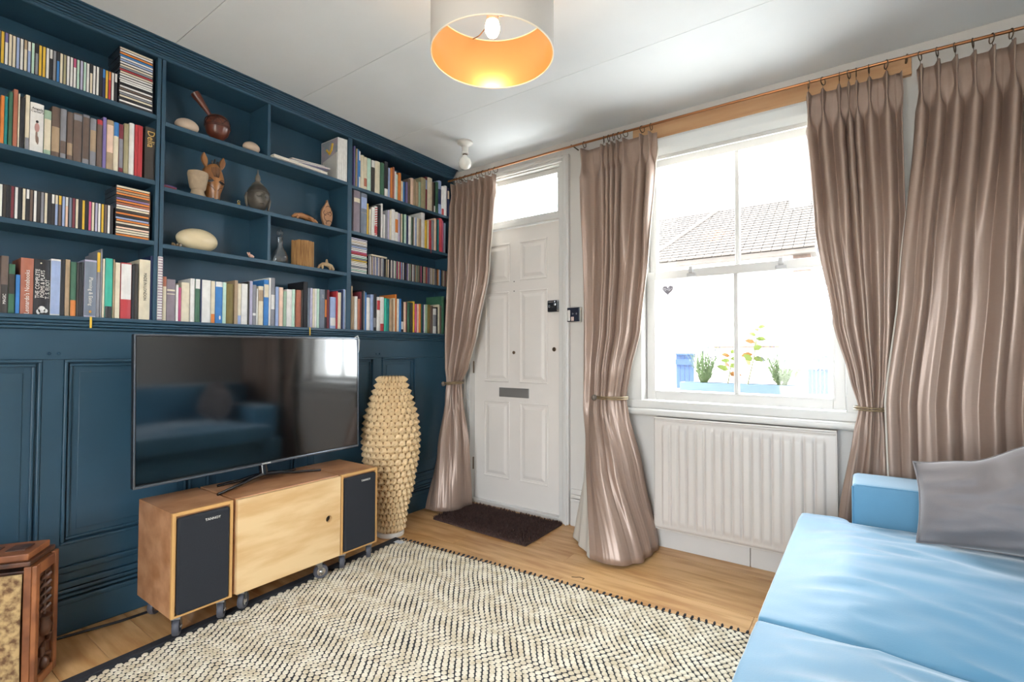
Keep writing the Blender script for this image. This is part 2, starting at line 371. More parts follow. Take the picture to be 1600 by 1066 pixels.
build(G().prism([(-.034, 2.255), (-.0305, 2.35), (-.055, 2.362), (-.075, 2.34), (-.078, 2.29), (-.06, 2.255)], 1.47, 2.60, 'yz'), 'blind_roll', M('blind_white', 'd9dad9', .55), hs, bevel=.004)
build(G().box(1.48, 2.59, -.055, -.04, 2.235, 2.256), 'bottom_bar', WHITE, hs, bevel=.003)
# heart sticker on the lower pane, lettered to be read from the street
hp = un(1043, 453, 'Y', .062); hv = []
for i in range(36):
    t = 2*PI*i/36; hv.append((hp.x+.0021*16*math.sin(t)**3, hp.z+.0021*(13*math.cos(t)-5*math.cos(2*t)-2*math.cos(3*t)-math.cos(4*t))))
hk = build(G().prism(hv, .0665, .0676, 'xz'), 'window_sticker', M('sticker_grey', '6b656d', .5)); tag(hk, 'small grey heart sticker with reversed letters on lower window pane', 'sticker')
text('lettering', 'NHS', .03, (hp.x, .0661, hp.z+.002), (-1, 0, 0), (0, 0, 1), M('sticker_white', 'b9b6be', .5), hk)

# ------------------------------------------------------------------ radiator
RX, RW, RZ0, RZ1 = 1.612, .866, .122, .741
rad = empty('radiator', (2.045, -.06, RZ0), 'white ribbed panel radiator under the sash window', 'radiator')
nf = 17; pit = .046; g = G(); WR = M('radiator_enamel', 'cbc4be', .35, var=.02)
def radf(u, v):
    x = RX+RW*u; z = lerp(RZ0+.008, RZ1-.008, v); k = (u*RW-(RW-nf*pit)/2)/pit
    on = 0
    if 0 <= k <= nf:
        t = abs((k % 1)-.5)*2; on = smooth(.98, .55, t) if t > .55 else 1
        on = 1-on if False else on
    e = smooth(.0, .035, v-.045)*smooth(0, .03, .955-v)
    groove = (1-on) if 0 < k < nf else 0
    return (x, -.092-.011*on*e, z)
g.grid(radf, nf*12+8, 40)
rp = build(g, 'front_panel', WR, rad, True, autos=60); sm = rp.modifiers.new('thick', 'SOLIDIFY'); sm.thickness = .0015
build(G().box(RX, RX+RW, -.0915, -.086, RZ0, RZ1), 'panel_rim', WR, rad, bevel=.002)
build(G().box(RX-.003, RX+RW+.003, -.098, -.028, RZ1, RZ1+.008), 'top_grille', WR, rad, bevel=.003)
for x in (RX-.003, RX+RW): build(G().box(x, x+.003, -.098, -.028, RZ0+.01, RZ1), 'side_cover', WR, rad)
for x in (RX+.15, RX+RW-.15): build(G().box(x-.02, x+.02, -.03, -.0005, .3, .6), 'wall_bracket', WR, rad)
build(G().box(RX+.02, RX+RW-.02, -.06, -.035, RZ0+.01, RZ1-.02), 'rear_panel', WR, rad)

# ------------------------------------------------------------------ ceiling bulb and pendant
bl = empty('ceiling_bulb', (.44, -.39, 2.37), 'bare round bulb in white porcelain holder on ceiling near the corner', 'light bulb')
PORC = M('porcelain', 'd5d2cd', .3)
build(G().lathe([(.052, H), (.052, H-.012), (.036, H-.022), (.022, H-.034), (.02, H-.07), (.024, H-.075), (.024, H-.083)][::-1], 24, (.44, -.39, 0)), 'holder', PORC, bl, True)
build(G().lathe([(.016, H-.083), (.016, H-.092)][::-1], 16, (.44, -.39, 0)), 'collar', BRONZE, bl)
build(G().lathe([(.015, H-.09), (.024, H-.105), (.038, H-.122), (.043, H-.142), (.039, H-.163), (.026, H-.18), (.005, H-.187)][::-1], 24, (.44, -.39, 0)), 'glass_bulb', M('opal_glass', 'eeece6', .2, coat=.5), bl, True)
LX, LY, LZ, LR, LH = 1.535, -1.505, 2.16, .216, .19
pl = empty('pendant_lamp', (LX, LY, LZ), 'drum pendant lamp with pale grey outside and glowing gold inside', 'pendant lamp')
SH = M('shade_cloth', 'c6c0ba', .8, bump=.08, bscale=150)
GOLD = M('gold_lining', 'c9a06a', .28, .55)
build(G().grid(lambda u, v: (LX+LR*math.cos(2*PI*u), LY+LR*math.sin(2*PI*u), LZ+LH*v), 64, 4, True), 'lamp_shade', SH, pl, True)
build(G().grid(lambda u, v: (LX+(LR-.002)*math.cos(2*PI*u), LY+(LR-.002)*math.sin(2*PI*u), LZ+LH*v), 64, 4, True), 'shade_lining', GOLD, pl, True)
for z in (LZ, LZ+LH): build(G().tube([(LX+(LR-.001)*math.cos(2*PI*i/64), LY+(LR-.001)*math.sin(2*PI*i/64), z) for i in range(64)], .0025, 6, True), 'shade_rim', M('rim_cream', 'f0e4cf', .5), pl, True)
WIRE = M('wire_bronze', '6a4a26', .4, .6)
for k in range(3):
    a = 2*PI*k/3+.5; ca, sa = math.cos(a), math.sin(a)
    build(G().tube([(LX+LR*.985*ca, LY+LR*.985*sa, LZ+LH-.004), (LX+.14*ca, LY+.14*sa, LZ+LH-.035), (LX+.06*ca, LY+.06*sa, LZ+LH-.05), (LX+.022*ca, LY+.022*sa, LZ+LH-.05)], .002, 6), 'spider_arm', WIRE, pl, True)
build(G().tube([(LX, LY, H-.001), (LX, LY, LZ+LH-.02)], .004, 8), 'cable', PORC, pl)
build(G().lathe([(.04, H-.001), (.04, H-.02), (.012, H-.035)][::-1], 20, (LX, LY, 0)), 'ceiling_rose', PORC, pl, True)
build(G().lathe([(.021, LZ+LH-.075), (.021, LZ+LH-.02), (.012, LZ+LH-.01)], 18, (LX, LY, 0)), 'bulb_holder', PORC, pl, True)
EM = M('lit_bulb', 'fff2dd', .3, emit='ffd09a', es=75)
build(G().lathe([(.013, LZ+.135), (.02, LZ+.125), (.0255, LZ+.105), (.025, LZ+.088), (.017, LZ+.072), (.004, LZ+.066)][::-1], 20, (LX, LY, 0)), 'glowing_bulb', EM, pl, True)
# ------------------------------------------------------------------ bookcase
BX = -.19
bc = empty('bookcase', (-.09, -1.48, 1.2), 'dark blue painted built-in bookcase of three bays above wall panelling', 'bookcase')
build(G().box(BX-.02, BX, -2.965, -.004, 1.2, 2.51), 'back_panel', BLUE, bc)
ZT = 2.447; LED = 1.253
def board(name, y0, y1, z0, z1, x1=0., x0=BX): return build(G().box(x0, x1, y0, y1, z0, z1), name, BLUE, bc, bevel=.0015)
for y0, y1, z0, z1 in ((-1.998, -1.983, LED, ZT), (-1.979, -1.964, LED, ZT), (-.982, -.951, LED, ZT), (-2.965, -2.945, LED, ZT), (-.02, -.004, LED, ZT)): board('divider', y0, y1, z0, z1)
T_ = .02
ZL = (2.162, 1.864, 1.590)     # tops are +T_
for z in ZL: board('shelf', -2.945, -1.998, z, z+T_, -.001)
ZM = (2.146, 1.846, 1.584)
for z in ZM: board('shelf', -1.964, -.982, z, z+T_, -.001)
ZR = (2.138, 1.852, 1.594)
for z in ZR: board('shelf', -.951, -.02, z, z+T_, -.001)
board('divider', -1.489, -1.473, ZM[0]+T_, ZT); board('divider', -1.481, -1.465, ZM[2]+T_, ZM[1])
build(G().box(BX, -.001, -2.965, -.004, ZT, ZT+.02), 'top_board', BLUE, bc)
led = build(G().box(BX, .032, -2.965, -.045, LED-.016, LED), 'ledge', BLUE, bc, bevel=.003)
for z0, z1, x1 in ((1.224, 1.236, .022), (1.213, 1.2225, .026), (1.2, 1.2115, .016)): build(G().box(-.0155, x1, -2.965, -.045, z0, z1), 'ledge_bead', BLUE, led, bevel=.004)
cr = build(G().box(BX, .004, -2.965, -.03, ZT+.001, H-.001), 'crown_board', BLUE, bc, bevel=.002)
for i in range(6):
    z0 = ZT+.012+i*.0087; x1 = .010+i*.007
    build(G().box(.0, x1, -2.965, -.03, z0, z0+.0072), 'crown_bead', BLUE, cr, bevel=.003)
build(G().box(.0, .058, -2.965, -.03, H-.0055, H-.0006), 'crown_bead', BLUE, cr)

# ------------------------------------------------------------------ discs and books
NUM = 'first second third fourth fifth sixth seventh eighth ninth tenth eleventh twelfth thirteenth fourteenth fifteenth sixteenth seventeenth eighteenth nineteenth'.split()
TENS = {2: 'twent', 3: 'thirt', 4: 'fort', 5: 'fift', 6: 'sixt'}
def nth(n):
    if n < 20: return NUM[n-1]
    t, u = divmod(n, 10); return TENS[t]+('ieth' if u == 0 else 'y-'+NUM[u-1])
PAL = {'w': ('e9e6e2', 'white'), 'c': ('e3d7bd', 'cream'), 'b': ('26262b', 'black'), 'g': ('8b8b92', 'grey'), 'd': ('3d3733', 'dark brown'), 'n': ('2b3560', 'navy'),
 'y': ('e3b93b', 'yellow'), 'o': ('de8238', 'orange'), 'r': ('bd3a40', 'red'), 'p': ('c4567e', 'pink'), 'm': ('bfdccb', 'mint'), 't': ('1f8a8a', 'teal'), 'e': ('3e6b52', 'green'),
 'l': ('9fb0d6', 'pale blue'), 'u': ('3b7fc4', 'blue'), 'v': ('7d6fa8', 'violet'), 'a': ('b0977a', 'tan'), 'k': ('a59c79', 'khaki'), 'h': ('6d5a50', 'brown'), 's': ('9fb8a0', 'sage'),
 'x': ('b06a52', 'terracotta'), 'i': ('8a7d86', 'mauve'), 'q': ('77808f', 'slate'), 'f': ('f0cdb6', 'peach'), 'z': ('7b2f3b', 'maroon'), 'j': ('7a6a35', 'olive'), 'T': ('35b39b', 'turquoise'), 'L': ('b9b3cc', 'lilac')}
def pm(c): return M('cover_'+PAL[c][1].replace(' ', '_'), PAL[c][0], .5, var=.12, vscale=30)
PAPER = M('page_paper', 'd8cfbd', .8, var=.15, vscale=90, stretch=(1, 8, .4))
CASE = M('jewel_case', '33333a', .12, coat=.6)
# disc case: local x = depth (spine at 0), y thickness, z height
def raw(name, g, mat, fix=True):
    me = bpy.data.meshes.new(name); me.from_pydata(g.v, [], g.f)
    bm = bmesh.new(); bm.from_mesh(me); bmesh.ops.recalc_face_normals(bm, faces=bm.faces); bm.to_mesh(me); bm.free()
    me.materials.append(mat); return me
CT = .0104
def case_g():
    g = G().box(-.142, -.0012, -CT/2+.0002, CT/2-.0002, 0, .125)
    g.box(-.0012, 0, -CT/2+.0002, -CT/2+.0016, 0, .125).box(-.0012, 0, CT/2-.0016, CT/2-.0002, 0, .125); return g
CASE_ME = raw('cd_case', case_g(), CASE)
CARD = {}
def card(c, half=None):
    k = (c, half)
    if k not in CARD:
        a, b = half or (.003, .122); CARD[k] = raw('spine_card', G().box(-.0012, -.0002, -CT/2+.0016, CT/2-.0016, a, b), pm(c))
    return CARD[k]
def disc(loc, c, label, group, flat=False):
    o = bpy.data.objects.new('cd_case', CASE_ME); link(o); o.location = loc
    if flat: o.rotation_euler = (PI/2, 0, 0)
    tag(o, label, 'CD case', group)
    parts = [(c[0], None)] if len(c) == 1 else [(c[0], (.003, .086)), (c[1], (.0865, .122))]
    for cc, hf in parts:
        k = bpy.data.objects.new('spine_card', card(cc, hf)); link(k, o)
def disc_row(cols, y_end, zt, group, anchor, step=-.0104, x=-.006):
    for i, c in enumerate(cols):
        disc((x-random.uniform(0, .004), y_end+step*(i+.5), zt), c, f'{PAL[c[0]][1]} CD case, {nth(i+1)} from {anchor}', group)
def disc_stack(cols, y0, zt, group, name, x=-.008, hshift=None):
    """cols from the bottom up; a case on its side: its height runs along -y"""
    n = len(cols)
    for i, c in enumerate(cols):
        dx = random.uniform(-.002, .002)
        if hshift and i in hshift: dx += hshift[i]
        disc((x+dx, y0+.125+random.uniform(-.001, .001), zt+CT*(i+.5)), c, f'{PAL[c[0]][1]} CD case, {nth(n-i)} from top of {name}', group, True)
sp = lambda s: s.split()
L1 = sp('bw w ro y nu b w w cb w m L m wp w w k c ub g bw w y y gb m lw ca w l c c wv y k w m')
disc_row(L1[:37], -2.142, ZL[0]+T_, 'compact discs standing on the top shelf', 'the brown-topped disc stack')
disc_stack(sp('b w b c g w h w b w w w w c r g c w l w u o w c g y c w x')[:24], -2.137, ZL[0]+T_, 'compact discs in the brown-topped stack', 'the brown-topped disc stack')
L3 = sp('b w h y w L c p b y b c z q fw l hy lc bw b c g d w h bw c b w z b d w b')
disc_row(L3, -2.146, ZL[2]+T_, 'compact discs standing on the third shelf', 'the orange-edged disc stack')
disc_stack(sp('o c c f d c o l b o d c w x o v d o a o c'), -2.139, ZL[2]+T_, 'compact discs in the orange-edged stack', 'the orange-edged disc stack')
R3a = sp('w m w g w w c y g m w r p w w l g w c w L')
disc_stack(R3a, -.949, ZR[2]+T_, 'compact discs in the stack under the clothbound books', 'the stack under the clothbound books')
R3 = sp('g w c L w l w i w q b k c b w g w s p c r l w n d v w s h w g a s k h p b c a r i v c w k c g h o w u d a c z a h')
disc_row(R3, -.818, ZR[2]+T_, 'compact discs standing beside the curtain', 'the disc stack by the clothbound books', .0132)
tag(build(G().box(-.1, -.006, -.79, -.665, ZR[2]+T_+.127, ZR[2]+T_+.1365), 'cd_case', pm('c')), 'cream CD case laid flat on top of the disc row beside the curtain', 'CD case')

def book(y0, y1, z0, h, c, label, group, depth=None, xf=-.008, lean=0, band=None, hard=None, cat='book', name='book'):
    wd = max(.004, y1-y0-.0006); depth = depth or min(.165, max(.1, h*.68)); t = min(.0022, wd*.22)
    hard = wd > .017 if hard is None else hard
    bul = .004 if hard else .0008; hw = wd/2; ov = .003 if hard else 0
    arc = [(bul*math.sin(PI*k/6), -hw+wd*k/6) for k in range(7)]
    out = [(-depth, -hw)]+arc+[(-depth, hw), (-depth, hw-t), (-t, hw-t), (-t, -hw+t), (-depth, -hw+t)]
    me = raw(name, G().prism(out, 0, h), pm(c)); o = bpy.data.objects.new(name, me); link(o); o.location = (xf, (y0+y1)/2, z0)
    if lean: o.rotation_euler = (lean, 0, 0)
    tag(o, label, cat, group)
    pg = bpy.data.objects.new('pages', raw('pages', G().box(-depth+ov+.001, -t-.0003, -hw+t+.0002, hw-t-.0002, ov+.0005, h-ov-.0005), PAPER)); link(pg, o)
    if band:
        for b in band:
            cc, a, e = b[:3]
            bd = bpy.data.objects.new('spine_band', raw('spine_band', G().prism([(bul*math.sin(PI*k/6)+.0005, (-hw+wd*k/6)*.96) for k in range(7)]+[(-.0005, hw*.94), (-.0005, -hw*.94)], h*a, h*e), pm(cc))); link(bd, o)
    return o
def row(items, zt, group, fmt, start=1, rev=False, z_plane=-.008):
    """items: (px x0, px x1, px ytop, colours[, opts]) in photo order"""
    n = len(items); out = {}
    for i, it in enumerate(items):
        x0, x1, yt, c = it[:4]; op = it[4] if len(it) > 4 else {}
        base = 0
        def Yat(px):
            # pixel column on the shelf front, at the shelf height
            lo_, hi_ = 0., 1066.
            for _ in range(24):
                md = (lo_+hi_)/2
                if un(px, md, 'X', z_plane).z > zt: lo_ = md
                else: hi_ = md
            return un(px, lo_, 'X', z_plane)
        a, b = Yat(x0), Yat(x1); top = un(x0+1, yt, 'X', z_plane).z
        h = max(.06, min(top-zt, op.get('hmax', .29)))
        k = n-i if rev else i+1
        lab = op.get('label') or f'{PAL[c[0]][1]} book{op.get("adj", "")}, ' + fmt.format(nth(k))
        bands = []
        if len(c) == 2:
            s_ = random.choice(((.1, .35), (.62, .9), (.3, .75), (.0, .22), (.78, 1)))
            bands = [(c[1], *s_)]
        if 'bands' in op: bands = op['bands']
        o = book(a.y, b.y, zt, h, c[0], lab, group, lean=op.get('lean', 0), band=bands, xf=op.get('xf', -.008-random.uniform(0, .006)), depth=op.get('depth'))
        out[i] = (o, a.y, b.y, h)
        if 'key' in op: KEY[op['key']] = (o, (a.y+b.y)/2, b.y-a.y, h, zt)
    return out
KEY = {}
E_ = lambda **k: k
row([(0,5.5,148,'o',E_(lean=-.0)),(6,11.5,149,'t'),(12.5,18.5,142,'e'),(19.5,26.5,138,'x'),(27,29.5,146,'c'),(30.5,37.5,150,'b',E_(key='gold1')),(38.5,45,147,'cg'),(46,67.5,158,'w',E_(key='carter',label='thick white book with a sketched standing figure on its spine')),(68,79,171,'s',E_(bands=[('c',.1,.8)])),(80,93,165,'h',E_(bands=[('a',.1,.6)])),(93.5,103,169,'gh'),(104,113,174,'ha'),(114,127.5,175,'h',E_(bands=[('g',.85,.97)])),(128.5,139,178,'g',E_(bands=[('h',.1,.95)])),(140,149.5,184,'ga'),(150.5,159,186,'h',E_(bands=[('r',.9,1)])),(160,165.5,182,'v'),(166,176.5,186,'a',E_(bands=[('f',.35,.9)])),(177,185,190,'c',E_(bands=[('u',.72,1)])),(185.5,192,193,'z',E_(bands=[('g',.1,.7)])),(193,201,192,'k'),(201.5,209.5,191,'w'),(210,214.3,194,'r'),(214.5,218.3,195,'r'),(218.5,222.5,196,'r'),(225.5,241.5,197,'d',E_(key='delia',label='large dark cookbook with gold script title against the shelf divider'))],
 ZL[1]+T_, 'books on the second shelf', '{} from the bay divider on the second shelf', rev=True)
row([(0,12,399,'h',E_(key='magic',bands=[('d',.0,.5)])),(12.5,22.5,412,'e',E_(bands=[('d',.4,.8)])),(23.5,30,429,'u'),(31,51.5,402,'x',E_(key='leo',label='thick terracotta hardback with white script title on the lowest shelf')),(52,77.5,404,'b',E_(key='eliot',label='thick black book with large white capital title on spine')),(78,93.5,404,'w',E_(bands=[('l',.03,.97)],label='broad white book with long pale blue spine panel')),(94,100.5,405,'b'),(101,108.5,405,'a'),(109,118,409,'e',E_(bands=[('o',0,.3)],key='carr')),(119,122,410,'d'),(122.5,126,412,'b'),(126.5,130,409,'b'),(131,150,405,'L',E_(key='plan',bands=[('q',.03,.97)],label='broad lilac cookbook with pale title and hanging yellow ribbon')),(150.5,155.5,394,'g',E_(bands=[('y',.7,1)])),(156,158.5,377,'g',E_(label='tall thin grey slipcase board standing proud on the lowest shelf')),(159.5,163,404,'c'),(163.5,175,403,'T',E_(bands=[('b',0,.2)],key='teal')),(176,178.5,405,'a'),(179,186.5,410,'c',E_(key='geor')),(187.5,204,410,'r',E_(bands=[('w',.35,.98)])),(205,209,414,'b'),(209.5,214.5,412,'d'),(216.5,233.5,405,'c',E_(key='london',label='broad beige cookbook with tall black capital title')),(234,238,386,'n'),(238.5,243.5,384,'q',E_(label='slate blue spiral-bound notebook beside the checked one')),(244,251.5,389,'w',E_(key='spiral',label='pink checked spiral-bound notebook standing in front of the divider',xf=.001))],
 LED, 'books on the left bay ledge', '{} from the checked spiral notebook', rev=True)
row([(254,259.5,432,'cx'),(260,273.5,436,'i',E_(bands=[('c',.72,.76),('c',.64,.66)],label='mauve clothbound book with gilt bands on the ledge')),(274.5,278,445,'w'),(278.5,283,449,'p'),(283.5,296,441,'c'),(297,304,435,'w'),(304.5,312,436,'ew'),(313,315,437,'n'),(315.5,329,437,'w'),(329.5,335.5,439,'co'),(336,347,440,'u',E_(bands=[('w',.88,1)],key='blue')),(347.5,353,441,'m'),(354,364.5,443,'j'),(366,371,438,'a'),(371.5,376.5,443,'cl'),(377,386.5,443,'w'),(387,389.5,440,'d'),(390,394.5,439,'L'),(395,400.5,445,'g',E_(bands=[('w',.24,.3)])),(401,403,451,'w'),(403.5,411,447,'ca'),(412,419.5,437,'uc'),(420,423,434,'w'),(423.5,429.5,434,'g',E_(bands=[('w',.35,.65)])),(431,435.5,448,'l'),(436,442,449,'f'),(443,447.5,455,'s'),(448,456,452,'w'),(456.5,461.5,452,'m'),(462.5,470,453,'x'),(470.5,473,453,'d'),(474,480.5,440,'b'),(481,484,450,'q'),(484.5,488,450,'L',E_(key='rib2')),(488.5,491.5,451,'c'),(492,495,451,'w'),(495.5,499.5,451,'m'),(500,507.5,452,'q',E_(key='eat')),(508,511,453,'bo'),(511.5,515,453,'z'),(516,524.5,464,'lw'),(525,527.5,455,'r'),(528,533,457,'c'),(534,536.5,453,'n'),(537,539.3,452,'l'),(539.6,543,453,'w')],
 LED, 'books on the ledge above the television', '{} from the divider beside the disc stack', rev=True)
row([(549,551.2,447,'a'),(551.5,554,463,'a'),(554.3,558.3,463,'w'),(558.8,562.5,467,'x'),(563,565,456,'z'),(565.3,568,453,'b'),(568.3,570.2,455,'g'),(570.5,572.8,457,'u'),(573,578.5,465,'w'),(579,583.5,460,'l'),(584,588.5,459,'bg'),(589,594,464,'wr'),(594.3,600,464,'wr'),(600.5,604.5,466,'T'),(604.8,608.5,467,'t'),(609,615,467,'a'),(615.3,617.5,466,'c'),(617.8,620.2,460,'o'),(620.5,623.5,467,'w'),(624,627.3,467,'u'),(627.6,631,472,'bw'),(631.3,634,472,'f'),(634.3,636.3,472,'z'),(636.6,641,472,'e'),(641.3,645,473,'d'),(645.3,648.5,471,'y'),(648.8,652,475,'p'),(652.3,655,475,'f'),(655.2,657.5,475,'o'),(657.8,660,475,'e'),(660.3,662.3,476,'n'),(662.6,665,476,'w'),(665.3,668,476,'s'),(668.3,672.3,476,'j'),(672.6,676.5,478,'h'),(677,682.3,482,'wg'),(682.8,684,480,'b'),(684.3,686.5,476,'c'),(687,690,478,'h'),(690.5,694.5,463,'e')],
 LED, 'books on the ledge beside the curtain', '{} from the divider on the curtain-side ledge')
row([(553.2,554.6,228,'v'),(554.8,556.4,230,'e'),(556.6,558.6,232,'a'),(559,561,233,'u'),(561.3,563.5,236,'wu'),(564,569,242,'c'),(569.3,574,245,'cx'),(574.3,580,247,'m'),(580.5,586,250,'dw'),(586.3,594,251,'c'),(594.5,600,254,'e'),(600.8,606.3,252,'bw'),(607,610,262,'l'),(610.5,613.5,262,'o'),(613.8,616.3,261,'x'),(616.6,619,268,'w'),(619.3,622,272,'m'),(622.5,626.5,270,'o'),(627,630,283,'c'),(630.3,632.3,284,'u'),(632.6,634.3,284,'n'),(634.6,637.5,284,'v'),(638,641.5,279,'h'),(642,646,278,'f'),(646.3,650,280,'a'),(650.3,654,284,'a'),(654.3,657.8,284,'s'),(658,665,277,'k'),(665.3,667.8,276,'zl'),(668,675,277,'c'),(675.5,678,284,'h'),(678.3,680.6,285,'bw'),(681,685,284,'e'),(685.3,690,282,'ln'),(690.3,694,291,'wr'),(694.3,698.5,290,'w'),(699,702,294,'nc')],
 ZR[0]+T_, 'books on the top shelf beside the curtain', '{} from the white magazines on the top shelf')
row([(552.8,562.5,294,'i',E_(bands=[('c',.72,.82)],label='tall mauve clothbound tome with gilt emblem above the disc stack',hmax=.262)),(564,573,298,'q',E_(bands=[('g',.5,.53),('l',.62,.9)],label='tall slate blue clothbound tome above the disc stack',hmax=.258)),(573.5,575.5,318,'y'),(577,579.5,327,'c'),(581,585,324,'w'),(585.5,590,322,'wr',E_(key='stripe',label='white book with diagonal red striped spine')),(590.5,595,320,'b'),(595.3,598,318,'w'),(599.5,602,335,'w'),(602.3,605.5,329,'g'),(605.8,608.5,328,'L'),(608.8,611.5,329,'c'),(612,617,327,'w'),(617.3,622,331,'wo'),(622.3,625.3,333,'L'),(625.6,627,334,'h'),(627.3,629.3,334,'c'),(629.6,631.3,335,'e'),(631.6,635,335,'m'),(635.3,638,337,'n'),(638.3,643,338,'w'),(643.3,645,339,'e'),(645.3,647.3,339,'h'),(647.6,649.3,340,'w'),(649.6,651.6,340,'l'),(651.9,654,341,'c'),(654.3,658,342,'a'),(658.3,664,332,'w',E_(label='tall white book standing above its neighbours near the curtain')),(664.3,668,344,'y'),(668.3,670.3,344,'c'),(670.6,674,344,'r',E_(key='ribbon')),(674.3,678,344,'g'),(678.3,682,341,'f'),(682.3,684,343,'b'),(684.3,686.3,343,'t'),(686.6,691.5,341,'r'),(691.8,693.3,345,'p'),(693.6,696.3,349,'q')],
 ZR[1]+T_, 'books on the second shelf beside the curtain', '{} from the divider on the shelf above the discs')
# lettering that the photograph lets one read
WL = M('print_white', 'eae6df', .6); BLK = M('print_black', '1c1a1a', .6); GOL = M('print_gold', 'd8b267', .5); GRY = M('print_grey', '55525a', .6)
DN, UPW = (0, 0, -1), (0, 0, 1)
def spine(key, body, size, mat, fz=.5, dy=0, direc='down', sx=1, dx=.0062):
    o, yc, wd, h, zt = KEY[key]
    loc = Vector((o.location.x+dx, yc+dy, zt+h*fz))
    if direc == 'down': text('spine_lettering', body, size, loc, DN, (0, 1, 0), mat, o, sx)
    elif direc == 'up': text('spine_lettering', body, size, loc, UPW, (0, -1, 0), mat, o, sx)
    else: text('spine_lettering', body, size, loc, (0, 1, 0), UPW, mat, o, sx)
spine('leo', "Leonardo's Notebooks", .019, WL, .40, 0, 'up', .95)
spine('eliot', 'THE COMPLETE', .017, WL, .56, -.0135, 'up', .95); spine('eliot', 'POEMS & PLAYS', .017, WL, .56, .001, 'up', .9); spine('eliot', 'T. S. ELIOT', .017, WL, .47, .0155, 'up', .95)
spine('plan', 'Planning & Eating', .018, WL, .45, 0, 'down', .95)
spine('london', 'MADE IN LONDON', .0165, BLK, .55, -.001, 'down', .85)
spine('delia', 'Delia', .04, GOL, .77, 0, 'down', .9)
spine('magic', 'MAGIC', .012, WL, .25, 0, 'up')
spine('carr', 'Allen Carr', .009, WL, .13, 0, 'up', dx=.003)
spine('carter', 'Angela', .012, BLK, .88, 0, 'flat'); spine('carter', "Carter's", .011, BLK, .82, 0, 'flat')
def blob(key, pts, c, dx=.0062):
    o, yc, wd, h, zt = KEY[key]; x = o.location.x
    g = G()
    for (fy, fz, ry, rz) in pts: g.prism([(yc+fy*wd+ry*math.cos(2*PI*k/12), zt+fz*h+rz*math.sin(2*PI*k/12)) for k in range(12)], x+dx-.002, x+dx, 'yz')
    build(g, 'spine_picture', M('print_'+c, c, .6), o)
blob('carter', [(0, .62, .004, .005)], '2a2326'); blob('carter', [(0, .5, .007, .018)], 'b98c86', .0058); blob('carter', [(-.03, .32, .003, .025), (.06, .24, .003, .016)], '8d7468', .0055)
blob('eliot', [(.0, .1, .011, .014), (.25, .08, .006, .008), (-.2, .06, .006, .01)], 'd8d6d3', .006); blob('eliot', [(-.1, .93, .0025, .0025)], 'f2e9c8', .006)
blob('plan', [(.0, .1, .004, .006)], 'd9a24a', .006); blob('blue', [(.1, .14, .004, .01)], 'efe6e0', .0055)
o, yc, wd, h, zt = KEY['stripe']; g = G()
for i in range(12): g.prism([(yc-wd*.42, zt+h*(.04+i*.078)), (yc+wd*.42, zt+h*(.075+i*.078)), (yc+wd*.42, zt+h*(.11+i*.078)), (yc-wd*.42, zt+h*(.075+i*.078))], o.location.x+.002, o.location.x+.0042, 'yz')
build(g, 'spine_stripes', pm('r'), o)
for key, n_ in (('spiral', 24),):
    o, yc, wd, h, zt = KEY[key]; g = G()
    for i in range(n_): g.box(o.location.x+.001, o.location.x+.006, yc-wd*.45, yc+wd*.45, zt+h*(i+.25)/n_, zt+h*(i+.65)/n_)
    build(g, 'spiral_binding', M('binding_mauve', 'a58c9c', .4, .3), o)
for key, c, dz in (('ribbon', 'r', .028),):
    o, yc, wd, h, zt = KEY[key]
    build(G().box(.001, .0018, yc-.004, yc+.001, zt-dz, zt+h*.4).box(o.location.x, .0018, yc-.004, yc+.001, zt+h*.4, zt+h*.4+.001), 'ribbon', pm(c), o)
yr = pm('y')
for px, key in ((142, 'plan'), (484.5, 'rib2')):
    o = KEY[key][0]; p = un(px, 505, 'X', .034)
    build(G().box(.0345, .0352, p.y-.004, p.y+.003, LED-.045, LED+.001).box(o.location.x, .0352, p.y-.003, p.y+.003, LED+.0003, LED+.001), 'ribbon_marker', yr, o)
spine('eat', 'EAT', .012, WL, .82, 0, 'down', dx=.0035)

# magazines and papers on the top shelf
zt = ZM[0]+T_
for i in range(5):
    y1 = -.986-i*.0135; h = .262-i*.001
    o = book(y1-.013, y1, zt, h, 'w', f'white spined magazine, {nth(i+1)} from the divider at the top shelf end', 'white magazines on the top shelf', depth=.17, hard=False, cat='magazine', name='magazine', xf=-.004)
    if i == 4:
        me = raw('cover_art', G().box(-.165, -.003, -.0074, -.0066, .004, h-.004), M('cover_art_grey', '8f9aa3', .5, col2='b9a5ae', vscale=14)); k = bpy.data.objects.new('cover_art', me); link(k, o)
        g = G().tube([(-.05, -.0076, .23), (-.06, -.0076, .19), (-.08, -.0076, .17), (-.11, -.0076, .2)], .008, 6); k = bpy.data.objects.new('cover_stroke', raw('cover_stroke', g, pm('y'))); link(k, o); k.scale = (1, 1, 1)
y1 = -.986-5*.0135
cb = build(G().prism([(-.15, zt), (-.004, zt), (-.004, zt+.165), (-.05, zt+.152), (-.15, zt+.128)], y1-.006, y1-.003, 'xz'), 'pamphlet', M('card_grey', 'c9c6c1', .7)); tag(cb, 'upright pale grey pamphlet leaning on the white magazines', 'pamphlet')
rv = Vector((.0, 1, 0))
